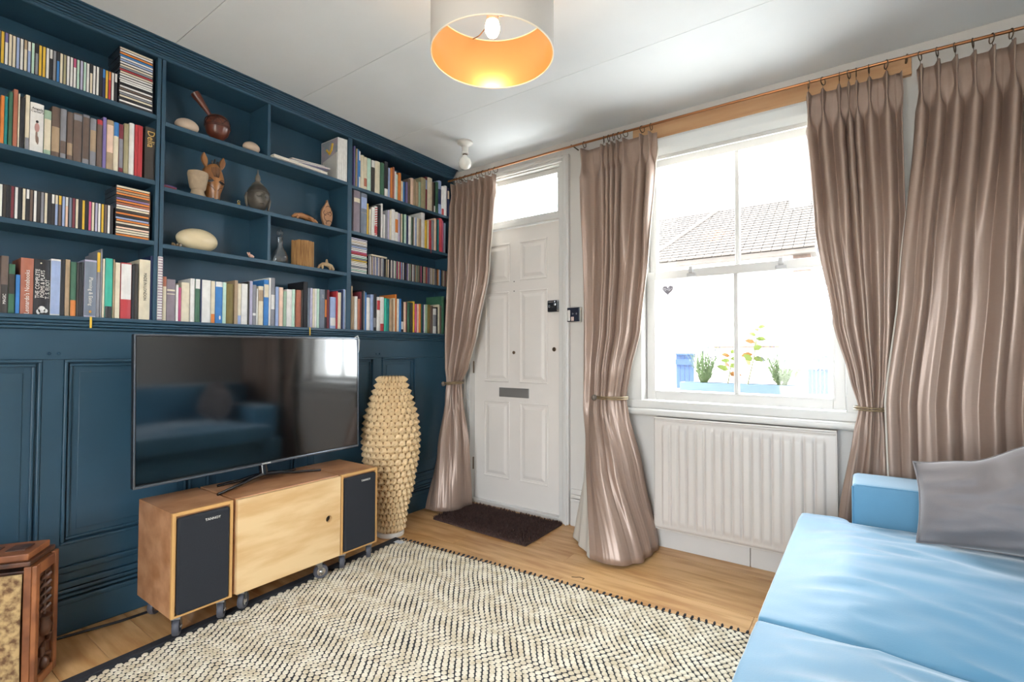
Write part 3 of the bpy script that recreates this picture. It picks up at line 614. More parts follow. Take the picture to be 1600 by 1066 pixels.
for i, (ya, yb, z0, th, xf, rz, c, lab, rx_) in enumerate(((-1.462, -1.13, 0, .014, .014, .02, 'w', 'white paperback lying flat on the top shelf overhanging its edge', 0), (-1.36, -1.12, .023, .008, .012, -.10, 'L', 'lilac white booklet lying skewed on the flat paperback', .06), (-1.345, -1.13, .042, .006, -.012, .06, 'w', 'thin white leaflet topmost of the flat papers on the top shelf', .10))):
    g = G().box(-.16, 0, -(yb-ya)/2, (yb-ya)/2, 0, th*.15).box(-.16, 0, -(yb-ya)/2, (yb-ya)/2, th*.85, th).box(-.16, -.157, -(yb-ya)/2, (yb-ya)/2, th*.15, th*.85)
    o = bpy.data.objects.new('flat_book', raw('flat_book', g, pm(c))); link(o); o.location = (xf, (ya+yb)/2, zt+z0); o.rotation_euler = (rx_, 0, rz)
    tag(o, lab, 'book'); k = bpy.data.objects.new('pages', raw('pages', G().box(-.156, -.002, -(yb-ya)/2+.002, (yb-ya)/2-.002, th*.15, th*.85), PAPER)); link(k, o)
# ------------------------------------------------------------------ ornaments on the shelves
def at(px, py, X): p = un(px, py, 'X', X); return p, (p-CAM).dot(CF)/FPX
RWOOD = M('red_wood', '6e3a2a', .3, bump=.05, bscale=14, stretch=(6, 6, 1), col2='542a20', vscale=4, coat=.3)
STONE = M('pale_stone', 'c9b29c', .55, bump=.05, bscale=40, var=.12, vscale=18)
z1, z2, z3 = ZM[0]+T_, ZM[1]+T_, ZM[2]+T_
def pebble(px, X, rx, ry, rz, zt, label, rot=0):
    p, s_ = at(px, 200, X); g = G().ball((0, 0, 0), 1, 1, 1, 24, 14); nv = []
    for v in g.v:
        v = Vector(v); q = 1+.05*noise.noise(v*1.3+Vector((px, 0, 0))); nv.append((p.x+v.x*rx*q, p.y+v.y*ry*q, zt+rz+v.z*rz))
    g.v = nv; return tag(build(g, 'stone', STONE, smooth=True), label, 'stone')
pebble(292, -.055, .04, .05, .034, z1, 'smooth pale pebble beside the carved wooden ladle cup')
pebble(393, -.045, .035, .043, .03, z1, 'smooth pale oval pebble beside the compartment divider')
p, s_ = at(340, 190, -.075); cy = p.y
cup = empty('wooden_rattle', (-.075, cy, z1), 'carved reddish wooden gourd rattle with long slanted handle', 'rattle')
prof = [(.0, 0), (.024, .0), (.026, .004), (.013, .012), (.012, .02), (.03, .03), (.048, .052), (.057, .083), (.057, .105), (.05, .128), (.036, .142), (.012, .147), (.001, .147)]
build(G().lathe(prof, 28, (-.075, cy, z1)), 'gourd', RWOOD, cup, True)
hd = Vector((-.05, -.62, .75)).normalized(); a = Vector((-.08, cy-.025, z1+.13))
build(G().tube([a, a+hd*.02, a+hd*.06, a+hd*.11, a+hd*.125, a+hd*.128], [.009, .010, .014, .021, .02, .01], 14), 'handle', RWOOD, cup, True)
GRV = M('groove_dark', '2c1712', .6)
g = G()
for z, r in ((.083, .0575), (.09, .0577), (.122, .0535)): g.tube([(-.075+r*math.cos(2*PI*k/30), cy+r*math.sin(2*PI*k/30), z1+z) for k in range(30)], .0015, 5, True)
for k in range(8):
    t0 = 2*PI*k/8; q = lambda t, z, r: (-.075+r*math.cos(t), cy+r*math.sin(t), z1+z)
    g.tube([q(t0, .092, .0578), q(t0+.2, .107, .0572), q(t0+.39, .121, .0542)], .0015, 5).tube([q(t0+.39, .121, .0542), q(t0+.59, .107, .0572), q(t0+.785, .092, .0578)], .0015, 5)
build(g, 'carved_lines', GRV, cup)
# second shelf
p, s_ = at(309, 290, -.05); cy = p.y
sv = build(G().lathe([(.037, 0), (.036, .008), (.029, .022), (.027, .034), (.034, .043), (.039, .07), (.045, .112), (.043, .122), (.03, .127)], 22, (-.05, cy, z2)), 'stone_goblet', M('carved_stone', 'b09a80', .7, bump=.5, bscale=50, var=.2, vscale=25), smooth=True); tag(sv, 'small rough carved stone goblet beside the horse mask', 'goblet')
# horse mask
p, s_ = at(335, 285, -.07); cy = p.y; MW = M('mask_wood', 'a5703f', .38, bump=.1, bscale=16, stretch=(5, 5, 1), col2='7e4f2a', vscale=3, coat=.2)
mk = empty('horse_mask', (-.07, cy, z2), 'carved brown wooden horse mask with pricked ears and mane tufts', 'mask')
hw = [(0, .024), (.05, .03), (.12, .034), (.25, .036), (.4, .045), (.55, .054), (.7, .053), (.85, .044), (.95, .033), (1, .02)]
def wof(t):
    for (a0, b0), (a1, b1) in zip(hw, hw[1:]):
        if t <= a1: return lerp(b0, b1, (t-a0)/(a1-a0))
    return hw[-1][1]
MH = .19
def mf(u, v):
    wd = wof(v); t = (u-.5)*PI; dep = .05*(1-.35*abs(v-.45))
    return (-.10+dep*math.cos(t)**.7*(1+.15*math.cos(t)**8), cy+wd*math.sin(t), z2+.002+MH*v)
o = build(G().grid(mf, 20, 26), 'mask_face', MW, mk, True); sm = o.modifiers.new('t', 'SOLIDIFY'); sm.thickness = .006
for sgn in (-1, 1):
    b0 = Vector((-.085, cy+sgn*.034, z2+MH*.90)); g = G()
    pts = [(b0.y+sgn*(.012*math.sin(PI*t)*(-1)+.012*t), b0.z+.075*t) for t in [i/8 for i in range(9)]]+[(b0.y+sgn*(.016*math.sin(PI*t)+.012*t), b0.z+.075*t) for t in [1-i/8 for i in range(1, 9)]]
    build(g.prism(pts[:-1], -.095, -.078, 'yz'), 'ear', MW, mk, bevel=.003)
    e = G()
    ec = Vector((0, cy+sgn*.025, z2+MH*.53))
    e.prism([(ec.y+.015*math.cos(2*PI*k/14), ec.z+.0062*math.sin(2*PI*k/14)+sgn*(-.28)*.015*math.cos(2*PI*k/14)) for k in range(14)], -.075, -.0475, 'yz'); build(e, 'eye_slot', BLACK, mk)
    build(G().ball((-.055, cy+sgn*.011, z2+.014), .005, .006, .005), 'nostril', BLACK, mk, True)
for k, dz in ((-.012, .03), (0, .04), (.012, .03)): build(G().prism([(cy+k-.005, z2+MH*.93), (cy+k+.005, z2+MH*.93), (cy+k+.004, z2+MH*.95+dz), (cy+k-.002, z2+MH*.95+dz)], -.075, -.066, 'yz'), 'mane_tuft', M('mane_dark', '2a211d', .6), mk, bevel=.002)
g = G()
for k in range(-3, 4): g.tube([(mf(.5+k*.05, .92-abs(k)*.01)), (mf(.5+k*.04, .78)), (mf(.5+k*.02, .64))], .0015, 5)
for sgn in (-1, 1): g.tube([mf(.5+sgn*.28, .42), mf(.5+sgn*.12, .36), mf(.5+sgn*.05, .28)], .0015, 5).tube([mf(.5+sgn*.3, .62), mf(.5+sgn*.15, .6), mf(.5+sgn*.06, .52)], .0015, 5)
build(g, 'carved_lines', GRV, mk)
# tiny bell
p, s_ = at(373, 315, -.03); g = G().lathe([(.011, 0), (.009, .006), (.007, .013), (.002, .017)], 14, (-.03, p.y, z2)).tube([(-.03, p.y+.006*math.cos(2*PI*k/14), z2+.0225+.006*math.sin(2*PI*k/14)) for k in range(14)], .0016, 6, True)
tag(build(g, 'small_bell', M('brass', 'd5bd7a', .3, .9), smooth=True), 'tiny brass bell with ring handle between mask and bronze head', 'bell')
# bronze head
p, s_ = at(404, 305, -.075); cy = p.y; BR = M('bronze_patina', '7d7468', .42, .15, bump=.15, bscale=30, col2='3e3a35', vscale=6)
bd = empty('bronze_head', (-.075, cy, z2), 'dark bronze serene head sculpture with tall flame finial', 'sculpture')
yaw_ = -.08
def R2(x, y): return (x*math.cos(yaw_)-y*math.sin(yaw_), x*math.sin(yaw_)+y*math.cos(yaw_))
def hf(u, v):
    t = 2*PI*u; ph = PI*v*.996+.006; x = math.sin(ph)*math.cos(t); y_ = math.sin(ph)*math.sin(t); z = -math.cos(ph)
    r = .062*(1-.20*max(0, -z)); fx = 1.0+.1*max(0, x)
    bump_ = 0
    if x > .2:
        bump_ += .017*math.exp(-((y_)/.13)**2-((z+.14)/.24)**2)      # nose
        bump_ += .010*math.exp(-((y_)/.26)**2-((z+.52)/.08)**2)+.009*math.exp(-((y_)/.22)**2-((z+.68)/.07)**2)   # lips, chin
        bump_ -= .011*math.exp(-((abs(y_)-.32)/.16)**2-((z-.02)/.11)**2)  # eyes
        bump_ += .004*math.exp(-((abs(y_)-.3)/.2)**2-((z-.2)/.05)**2)
    a = R2(x*r*fx+bump_, y_*r*.92); return (-.08+a[0], cy+a[1], z2+.08+z*.08)
build(G().grid(hf, 40, 30, True), 'head', BR, bd, True, autos=80)
def hs_(y_, z, off=.0015):   # point on the face at direction (y, z)
    ph = math.acos(-z); sy = max(-1, min(1, y_/math.sin(ph))); p = Vector(hf((math.asin(sy)/(2*PI)) % 1, (ph-.006)/(PI*.996))); c = Vector((-.08, cy, p.z)); return p+(p-c).normalized()*off
BRd = M('bronze_dark', '3a342e', .5)
for sgn in (-1, 1):
    build(G().tube([hs_(sgn*t, .17+.06*math.sin(PI*(t-.08)/.5)) for t in (.08, .18, .3, .42, .55)], .0022, 6), 'eyebrow', BR, bd, True)
    build(G().tube([hs_(sgn*t, -.0-.05*math.sin(PI*(t-.15)/.38)) for t in (.15, .25, .35, .45, .53)], .0018, 6), 'eyelid', BRd, bd, True)
build(G().tube([hs_(t, -.50+.03*abs(t)) for t in (-.26, -.14, 0, .14, .26)], [.001, .0026, .003, .0026, .001], 6), 'mouth', BRd, bd, True)
build(G().tube([hs_(t, .42-.10*abs(t)) for t in (-.85, -.6, -.3, 0, .3, .6, .85)], .002, 6), 'hairline', BRd, bd, True)
build(G().lathe([(.034, .142), (.028, .157), (.016, .168), (.012, .176), (.0145, .186), (.010, .204), (.004, .218), (.0015, .240)], 12, (-.085, cy, z2)), 'finial', BR, bd, True)
for sgn in (-1, 1):
    a = R2(-.002, sgn*.053); g = G().tube([(-.08+a[0], cy+a[1]*1.08, z2+.1), (-.08+a[0]*1.1, cy+a[1]*1.15, z2+.078), (-.08+a[0]*1.05, cy+a[1]*1.1, z2+.045), (-.08+a[0], cy+a[1]*1.02, z2+.026)], [.006, .009, .007, .005], 8); build(g, 'ear', BR, bd, True)
# lizard
p, s_ = at(476, 338, -.045); cy = p.y; LWD = M('honey_wood', 'b57f52', .4, bump=.08, bscale=18, col2='96623c', vscale=8)
lz = empty('wooden_lizard', (-.045, cy, z2), 'small carved honey wood lizard crouching on the shelf', 'figurine')
build(G().tube([(-.05, cy-.075, z2+.018), (-.05, cy-.055, z2+.03), (-.045, cy-.02, z2+.034), (-.042, cy+.015, z2+.03), (-.038, cy+.04, z2+.024), (-.034, cy+.062, z2+.014), (-.03, cy+.074, z2+.008)], [.006, .013, .017, .016, .013, .011, .006], 12), 'body', LWD, lz, True)
for yy, d in ((-.045, -.02), (.015, .02)):
    for sgn in (-1, 1): build(G().tube([(-.045+sgn*.008, cy+yy, z2+.028), (-.045+sgn*.026, cy+yy+d*.4, z2+.022), (-.045+sgn*.03, cy+yy+d, z2+.005), (-.045+sgn*.03, cy+yy+d+.012, z2+.004)], [.007, .006, .005, .003], 8), 'leg', LWD, lz, True)
for sgn in (-1, 1): build(G().ball((-.034+sgn*.008, cy+.05, z2+.028), .0028), 'eye', BLACK, lz, True)
# leaf carving
p, s_ = at(511, 325, -.06); cy = p.y
lf = empty('leaf_carving', (-.06, cy, z2), 'upright leaf shaped wooden carving with dark scroll lines', 'carving')
LH_ = .172; pts = []
def lw(t): return .037*math.sin(PI*min(1, t*.93+.07))**.8*(1 if t < .6 else (1-((t-.6)/.4)**1.6*.9))
pts = [(cy+lw(i/16), z2+LH_*i/16) for i in range(17)]+[(cy-lw(i/16), z2+LH_*i/16) for i in range(16, -1, -1)]
build(G().prism(pts, -.072, -.055, 'yz'), 'leaf_body', M('leaf_wood', 'b3835e', .5, bump=.1, bscale=20, var=.15, vscale=10), lf, bevel=.003)
g = G()
for (a0, b0, r, t0, t1) in ((.006, .115, .02, -2, 2.6), (.0, .065, .022, 1, 5.2), (.012, .028, .02, .2, 3.4), (-.012, .09, .014, 2, 5), (.014, .09, .012, -1.4, 1.8)):
    g.tube([(-.0548, cy+max(-.03, min(.03, a0+r*math.cos(lerp(t0, t1, i/12)))), z2+b0+r*math.sin(lerp(t0, t1, i/12))) for i in range(13)], .0015, 5)
build(g, 'carved_lines', GRV, lf)
# third shelf
p, s_ = at(308, 375, -.07); cy = p.y; g = G().ball((0, 0, 0), 1, 1, 1, 36, 22); nv = []
for v in g.v: nv.append((-.07+v[0]*.054, cy+v[1]*.092*(1+.0*v[1]), z3+.056+v[2]*.056*(1+.06*v[1])))
g.v = nv; tag(build(g, 'ostrich_egg', M('egg_cream', 'dbc9a4', .35, var=.04), smooth=True), 'large cream ostrich egg lying on the third shelf', 'egg')
p, s_ = at(276, 383, -.025); cl = empty('crystal_cluster', (-.025, p.y, z3), 'little cluster of brown crystal points beside the large egg', 'crystal')
random.seed(3)
for k in range(6):
    c = Vector((-.025+random.uniform(-.01, .01), p.y+(k-2.5)*.006, z3)); d = Vector((random.uniform(-.4, .6), random.uniform(-.6, .6), 1)).normalized()
    build(G().lathe([(.005, 0), (.005, .009), (.0006, .017)], 6, tuple(c+Vector((0,0,.003))), ax=d), 'crystal', M('crystal_brown', '8a7358', .15, coat=.6), cl)
p, s_ = at(391, 398, -.03); tf = empty('tiny_figure', (-.03, p.y, z3), 'tiny pink toy figure lying near the compartment divider', 'figurine'); PK = M('toy_pink', 'd6a794', .45)
build(G().tube([(-.03, p.y-.004, z3+.012), (-.03, p.y+.006, z3+.013), (-.03, p.y+.017, z3+.008)], [.009, .01, .007], 10), 'body', PK, tf, True)
for d in (-.012, -.002): build(G().tube([(-.03, p.y+d*.5, z3+.014), (-.03, p.y+d-.002, z3+.027), (-.03, p.y+d-.003, z3+.031)], [.004, .004, .003], 8), 'leg', PK, tf, True)
# decanter
p, s_ = at(437, 395, -.05); cy = p.y; dc = empty('glass_decanter', (-.05, cy, z3), 'clear cut glass decanter with round stopper', 'decanter')
GL2 = glass_mat('cut_glass', (.93, .95, .96, 1)); next(n for n in GL2.node_tree.nodes if n.type == 'MATH' and n.operation == 'MULTIPLY_ADD').inputs[2].default_value = .10
dp = [(.03, 0), (.04, .004), (.044, .022), (.043, .04), (.033, .066), (.019, .088), (.0145, .105), (.0155, .14), (.019, .146)]
def fac(r, i): return r
g = G(); seg = 12
build(G().lathe(dp+[(.013, .146), (.011, .11), (.014, .09), (.03, .062), (.037, .036), (.034, .01), (.001, .008)], 14, (-.05, cy, z3)), 'bottle', GL2, dc, True, autos=20)
build(G().lathe([(.009, .12), (.011, .1465), (.008, .152), (.017, .162), (.019, .175), (.014, .187), (.002, .191)], 12, (-.05, cy, z3)), 'stopper', GL2, dc, True, autos=20)
p, s_ = at(473, 392, -.075); cy = p.y
TW = M('twig_wood', 'bd9059', .6, bump=.6, bscale=60, stretch=(14, 14, .6), col2='8d6136', vscale=16)
bk = empty('twig_cylinder', (-.075, cy, z3), 'round candle holder of upright twigs beside the glass decanter', 'holder')
build(G().lathe([(.056, 0), (.056, .148), (.05, .15), (.001, .15)], 24, (-.075, cy, z3)), 'core', TW, bk, True)
g = G()
for k in range(44):
    t = 2*PI*k/44; r = .057+random.uniform(-.001, .0015); h = .152+random.uniform(-.002, .003)
    g.lathe([(.0042, 0), (.0042, h)], 6, (-.075+r*math.cos(t), cy+r*math.sin(t), z3))
build(g, 'twigs', TW, bk)
p, s_ = at(509, 410, -.04); cy = p.y; an = empty('bone_ornament', (-.04, cy, z3), 'tan arched animal shaped bone ornament beside the twig cylinder', 'ornament'); BN = M('bone_tan', 'b89b76', .5, bump=.1, bscale=30, var=.15, vscale=20)
build(G().tube([(-.04, cy-.052, z3+.005), (-.04, cy-.04, z3+.022), (-.04, cy-.018, z3+.035), (-.04, cy+.01, z3+.037), (-.04, cy+.035, z3+.028), (-.04, cy+.05, z3+.008)], [.005, .009, .012, .013, .015, .012], 10), 'body', BN, an, True)
build(G().tube([(-.04, cy+.008, z3+.04), (-.04, cy+.006, z3+.058), (-.04, cy+.006, z3+.068)], [.009, .007, .005], 10), 'horn', BN, an, True)
for d in (-.03, .02): build(G().tube([(-.03, cy+d, z3+.025), (-.02, cy+d-.004, z3+.012), (-.018, cy+d-.006, z3+.003)], [.008, .006, .004], 8), 'leg', BN, an, True)
p, s_ = at(262, 292, -.05); tb = build(G().box(-.09, -.03, p.y-.024, p.y+.03, z2, z2+.02), 'trinket_box', pm('z'), bevel=.003); tag(tb, 'small dark red lidded trinket box against the bay divider', 'box')
build(G().box(-.091, -.029, p.y-.025, p.y+.031, z2+.0145, z2+.021), 'lid', M('box_violet', '50406a', .3), tb, bevel=.002)

# ------------------------------------------------------------------ speakers, cabinet, television
CZ0, CZ1, CXF, CXB = .10, .497, .452, .115
WHE = {}
def caster_meshes():
    f = G().box(-.019, .019, -.019, .019, .088, .0915).prism([(-.012, .088), (.014, .088), (.018, .05), (.016, .034), (.008, .034)], -.0155, -.0135, 'yz').prism([(-.012, .088), (.014, .088), (.018, .05), (.016, .034), (.008, .034)], .0135, .0155, 'yz').box(-.016, .016, -.014, .016, .078, .088)
    w_ = G().lathe([(.020, -.0115), (.031, -.0115), (.034, -.006), (.034, .006), (.031, .0115), (.02, .0115)], 20, (0, .012, .042), 'x')
    h_ = G().lathe([(.02, -.0118), (.012, -.0125), (.004, -.018), (.004, .018), (.012, .0125), (.02, .0118)], 16, (0, .012, .042), 'x')
    return raw('caster', f, STEEL), raw('tyre', w_, RUBBER), raw('hub', h_, CHROME)
CF_, CW_, CH_ = caster_meshes()
for me in (CW_, CH_): me.polygons.foreach_set('use_smooth', [True]*len(me.polygons)); me.set_sharp_from_angle(angle=.6)
def caster(parent, x, y, rot):
    o = bpy.data.objects.new('caster', CF_); link(o, parent); o.location = Vector((x, y, .0085))-wloc(parent); o.rotation_euler = (0, 0, rot)
    for nm, me in (('tyre', CW_), ('hub', CH_)): link(bpy.data.objects.new(nm, me), o)
CHR = M('grille_cloth', '1d2027', .85, bump=.25, bscale=400); EDGE = M('oak_edge', 'cf9f62', .45, var=.1)
def speaker(y0, y1, label):
    t = empty('loudspeaker', (.28, (y0+y1)/2, .0085), label, 'loudspeaker', 'pair of wooden loudspeakers on casters')
    build(G().box(CXB, CXF-.012, y0, y1, CZ0, CZ1), 'cabinet', WALNUT, t, bevel=.0015)
    e = .013; g = G().box(CXF-.012, CXF, y0, y0+e, CZ0, CZ1).box(CXF-.012, CXF, y1-e, y1, CZ0, CZ1).box(CXF-.012, CXF, y0+e, y1-e, CZ1-e, CZ1).box(CXF-.012, CXF, y0+e, y1-e, CZ0, CZ0+.008)
    build(g, 'front_edging', EDGE, t, bevel=.001)
    build(G().box(CXF-.012, CXF+.012, y0+e+.004, y1-e-.004, CZ0+.010, CZ1-e-.006), 'grille', CHR, t, bevel=.010, bseg=4)
    bdg = build(G().box(CXF+.012, CXF+.0132, (y0+y1)/2-.001, (y0+y1)/2+.055, CZ1-.056, CZ1-.042), 'badge', BLACK, t)
    text('badge_lettering', 'TANNOY', .0135, (CXF+.0138, (y0+y1)/2+.027, CZ1-.049), (0, 1, 0), (0, 0, 1), WL, bdg)
    for x, yy, r in ((CXF-.03, y0+.03, 1.0), (CXF-.03, y1-.03, .95), (CXB+.05, y0+.04, .6), (CXB+.05, y1-.04, -.4)): caster(t, x, yy, r)
    return t
speaker(-2.072, -1.850, 'walnut cased loudspeaker on casters beside the carved chest')
speaker(-1.330, -1.105, 'walnut cased loudspeaker on casters beside the scaly floor vase')
cb = empty('media_cabinet', (.28, -1.59, .0085), 'oak fronted low cabinet on casters beneath the television', 'cabinet')
y0, y1 = -1.838, -1.334
build(G().box(CXB, CXF-.016, y0, y1, CZ0, CZ1), 'carcass', WALNUT, cb, bevel=.0015)
hy, hz, hr = -1.40, .300, .0165; g = G(); n = 32   # front door with a finger hole
o4 = [(y0+.004, CZ0+.003), (y1-.002, CZ0+.003), (y1-.002, CZ1-.004), (y0+.004, CZ1-.004)]
def ray(t):
    c, s_ = math.cos(t), math.sin(t); k = []
    if c > 1e-6: k.append((o4[1][0]-hy)/c)
    if c < -1e-6: k.append((o4[0][0]-hy)/c)
    if s_ > 1e-6: k.append((o4[2][1]-hz)/s_)
    if s_ < -1e-6: k.append((o4[0][1]-hz)/s_)
    r = min(k); return (hy+c*r, hz+s_*r)
ang = sorted([2*PI*k/n for k in range(n)]+[math.atan2(p[1]-hz, p[0]-hy) % (2*PI) for p in o4]); n = len(ang)
for xx in (CXF-.0155, CXF+.004):
    g.v += [(xx, hy+hr*math.cos(t), hz+hr*math.sin(t)) for t in ang]+[(xx, *ray(t)) for t in ang]
for i in range(n):
    j = (i+1) % n
    g.f += [(i, j, n+j, n+i), (2*n+i, 3*n+i, 3*n+j, 2*n+j), (i, 2*n+i, 2*n+j, j), (n+i, n+j, 3*n+j, 3*n+i)]
dr = build(g, 'door', OAK, cb)
build(G().lathe([(hr-.0005, CXF-.0152), (hr-.0005, CXF-.0145)], 20, (0, hy, hz), 'x'), 'finger_hole', BLACK, dr)
for x, yy, r in ((CXF-.035, y0+.045, .7), (CXF-.03, y1-.10, -.35), (CXB+.05, y0+.05, .2), (CXB+.05, y1-.05, 1.2)): caster(cb, x, yy, r)
tv = empty('television', (.245, -1.612, .4975), 'large flat black television standing on the low cabinet', 'television', rot=(.012, 0, 0))
SCR = M('tv_screen', '050608', .07, spec=.5, ior=2.05)
TY0, TY1, TZ0, TZ1 = -2.14, -1.085, .578, 1.188
build(G().box(.235, .262, TY0, TY1, TZ0, TZ1), 'housing', BLACK, tv, bevel=.004)
build(G().box(.18, .235, TY0+.15, TY1-.15, TZ0+.05, TZ1-.1), 'rear_cover', BLACK, tv, bevel=.015)
build(G().box(.262, .2635, TY0+.009, TY1-.009, TZ0+.014, TZ1-.009), 'screen', SCR, tv)
e = .006; g = G().box(.262, .266, TY0, TY0+e, TZ0, TZ1).box(.262, .266, TY1-e, TY1, TZ0, TZ1).box(.262, .266, TY0+e, TY1-e, TZ1-e, TZ1).box(.262, .266, TY0+e, TY1-e, TZ0, TZ0+e+.004)
build(g, 'bezel', M('bezel_clear', '6f757d', .15, .6), tv, bevel=.0015)
text('bezel_lettering', 'SAMSUNG', .0095, (.2665, -1.612, TZ0+.0052), (0, 1, 0), (0, 0, 1), WL, tv)
SB = M('stand_gloss', '101014', .15, coat=.5)
build(G().tube([(.235, -1.612, TZ0+.09), (.232, -1.612, TZ0), (.24, -1.612, .54), (.245, -1.612, .524)], [.016, .018, .02, .016], 12), 'neck', SB, tv, True)
for tip, md in (((.335, -1.86), (.285, -1.74)), ((.315, -1.355), (.275, -1.48)), ((.19, -1.80), (.215, -1.71)), ((.19, -1.42), (.215, -1.51))):
    build(G().tube([(.245, -1.612, .53), (lerp(.245, md[0], .5), lerp(-1.612, md[1], .5), .526), (md[0], md[1], .515), (tip[0], tip[1], .506)], [.011, .009, .0075, .006], 10), 'stand_leg', SB, tv, True)
tag(build(G().tube([(.236, -1.088, 1.19), (.236, -1.07, 1.2), (.232, -1.055, 1.175), (.228, -1.055, 1.12), (.226, -1.075, 1.06), (.22, -1.12, 1.0)], .004, 8), 'cable', M('cable_white', 'dcdcdc', .5), tv, True), None)

# ------------------------------------------------------------------ floor vase of carved scales
VX, VY = .207, -.80; VH = .965
vs = empty('floor_vase', (VX, VY, 0), 'tall bulging floor vase of carved pale wooden scales on white foot', 'vase')
VW = M('scale_wood', 'e2c498', .5, bump=.1, bscale=25, var=.14, vscale=12)
vp = [(0, .078), (.12, .09), (.3, .132), (.5, .160), (.6, .165), (.72, .155), (.86, .118), (.95, .088), (1, .078)]
def vr(t):
    for (a0, b0), (a1, b1) in zip(vp, vp[1:]):
        if t <= a1: k = (t-a0)/(a1-a0); return lerp(b0, b1, k*k*(3-2*k)*.5+k*.5)
    return vp[-1][1]
build(G().lathe([(.082, 0), (.084, .004), (.084, .022), (.08, .026)], 32, (VX, VY, 0)), 'foot_disc', M('vase_foot', 'ded9d2', .5), vs, True)
core = build(G().lathe([(vr(t)-.006, .026+(VH-.026)*t) for t in [i/20 for i in range(21)]], 28, (VX, VY, 0)), 'core', M('vase_core', '9a744a', .6), vs, True)
u_ = G(); u_.v = [(-.5, -.1, 0), (-.3, .5, 0), (.3, .5, 0), (.5, -.1, 0), (.25, -.5, 0), (-.25, -.5, 0), (-.2, -.1, 1), (.16, -.02, .8), (.02, .26, .5)]
u_.f = [(0, 6, 8, 1), (1, 8, 2), (2, 8, 7, 3), (3, 7, 4), (4, 7, 6, 5), (5, 6, 0), (6, 7, 8)]
SCM = raw('scale', u_, VW); NR, NC = 25, 22; rest = G(); rh = (VH-.03)/NR
tocam = Vector((CAM.x-VX, CAM.y-VY, 0)).normalized(); cnt = 0
for j in range(NR):
    for i in range(NC):
        t = (j+.5)/NR; a = 2*PI*(i+.5*(j % 2))/NC; r = vr(t)-.004; n_ = Vector((math.cos(a), math.sin(a), 0)); tg = Vector((-math.sin(a), math.cos(a), 0))
        dr_ = (vr(min(1, t+.02))-vr(max(0, t-.02)))/(.04*VH); up = (Z_+n_*dr_).normalized(); nn = tg.cross(up).normalized()
        if nn.dot(n_) < 0: nn = -nn
        wd = 2*PI*r/NC*1.06; pos = Vector((VX, VY, .03+rh*(j+.5)))+n_*r
        mm = Matrix((tg*wd, up*rh*1.16, nn*.023)).transposed().to_4x4(); mm.translation = pos
        if n_.dot(tocam) > -.02 and cnt < 298:
            o = bpy.data.objects.new('scale', SCM); link(o, vs); mm.translation = pos-Vector((VX, VY, 0)); o.matrix_local = mm; cnt += 1
        else:
            b0 = len(rest.v); rest.v += [tuple(mm @ Vector(v)) for v in u_.v]; rest.f += [tuple(b0+k for k in f) for f in u_.f]
tag(build(rest, 'hidden_scales', VW, vs), kind='stuff')

# ------------------------------------------------------------------ door mat, rug
mc = [Vector(v) for v in ((.235, -.46, 0), (.175, -.048, 0), (.985, -.048, 0), (.995, -.485, 0))]
BRN = M('brown_pile', '4b3530', .95, var=.35, vscale=60)
mat_ = build(G().prism([(v.x, v.y) for v in mc], .0005, .012), 'door_mat', BRN, bevel=.004); tag(mat_, 'dark brown shaggy doormat in front of the white door', 'doormat')
g = G(); random.seed(5)
for k in range(5200):
    a, b = random.random(), random.random()
    q = (mc[0].lerp(mc[3], a)).lerp(mc[1].lerp(mc[2], a), b); h = random.uniform(.012, .022); dx, dy = random.uniform(-.009, .009), random.uniform(-.009, .009); r = .0042; t = random.uniform(0, 6.3); n = len(g.v)
    g.v += [(q.x+r*math.cos(t+2.1*i), q.y+r*math.sin(t+2.1*i), .010) for i in range(3)]+[(q.x+dx, q.y+dy, .010+h)]
    g.f += [(n, n+1, n+3), (n+1, n+2, n+3), (n+2, n, n+3)]
tag(build(g, 'shaggy_pile', BRN, mat_, fix=False), kind='stuff')
RC = Vector((.312, -.832, 0)); RU = Vector((.998, .064, 0)).normalized(); RV = Vector((.064, -.998, 0)).normalized(); RLU, RLV = 2.14, 1.95
rg = empty('rug', RC+RU*1.2+RV*1.0, 'cream and charcoal woven flat rug covering the wooden floor', 'rug')
RD = M('rug_dark', '29292f', .9, var=.2, vscale=80); RCm = M('rug_cream', 'e6dcc8', .9, bump=.3, bscale=300, col2='d0c0a4', vscale=22)
def rp(u, v, z=0): q = RC+RU*u+RV*v; return (q.x, q.y, z)
g = G(); g.v = [rp(0, 0, .0004), rp(RLU, 0, .0004), rp(RLU, RLV, .0004), rp(0, RLV, .0004), rp(0, 0, .0052), rp(RLU, 0, .0052), rp(RLU, RLV, .0052), rp(0, RLV, .0052)]
g.f = [(0,3,2,1), (4,5,6,7), (0,1,5,4), (1,2,6,5), (2,3,7,6), (3,0,4,7)]; build(g, 'backing', RD, rg)
def strip_(u0, u1, v0, v1, z0, z1, nm):
    g = G(); g.v = [rp(u0, v0, z0), rp(u1, v0, z0), rp(u1, v1, z0), rp(u0, v1, z0), rp(u0, v0, z1), rp(u1, v0, z1), rp(u1, v1, z1), rp(u0, v1, z1)]; g.f = [(0,3,2,1), (4,5,6,7), (0,1,5,4), (1,2,6,5), (2,3,7,6), (3,0,4,7)]; return build(g, nm, RD, rg, bevel=.002)
strip_(-.022, .02, -.002, RLV, .0006, .0085, 'border_tape')
PU, PV = .0285, .0192; g = G(); gf = G()
nu, nv = int((RLU-.03)/PU), int((RLV-.006)/PV)
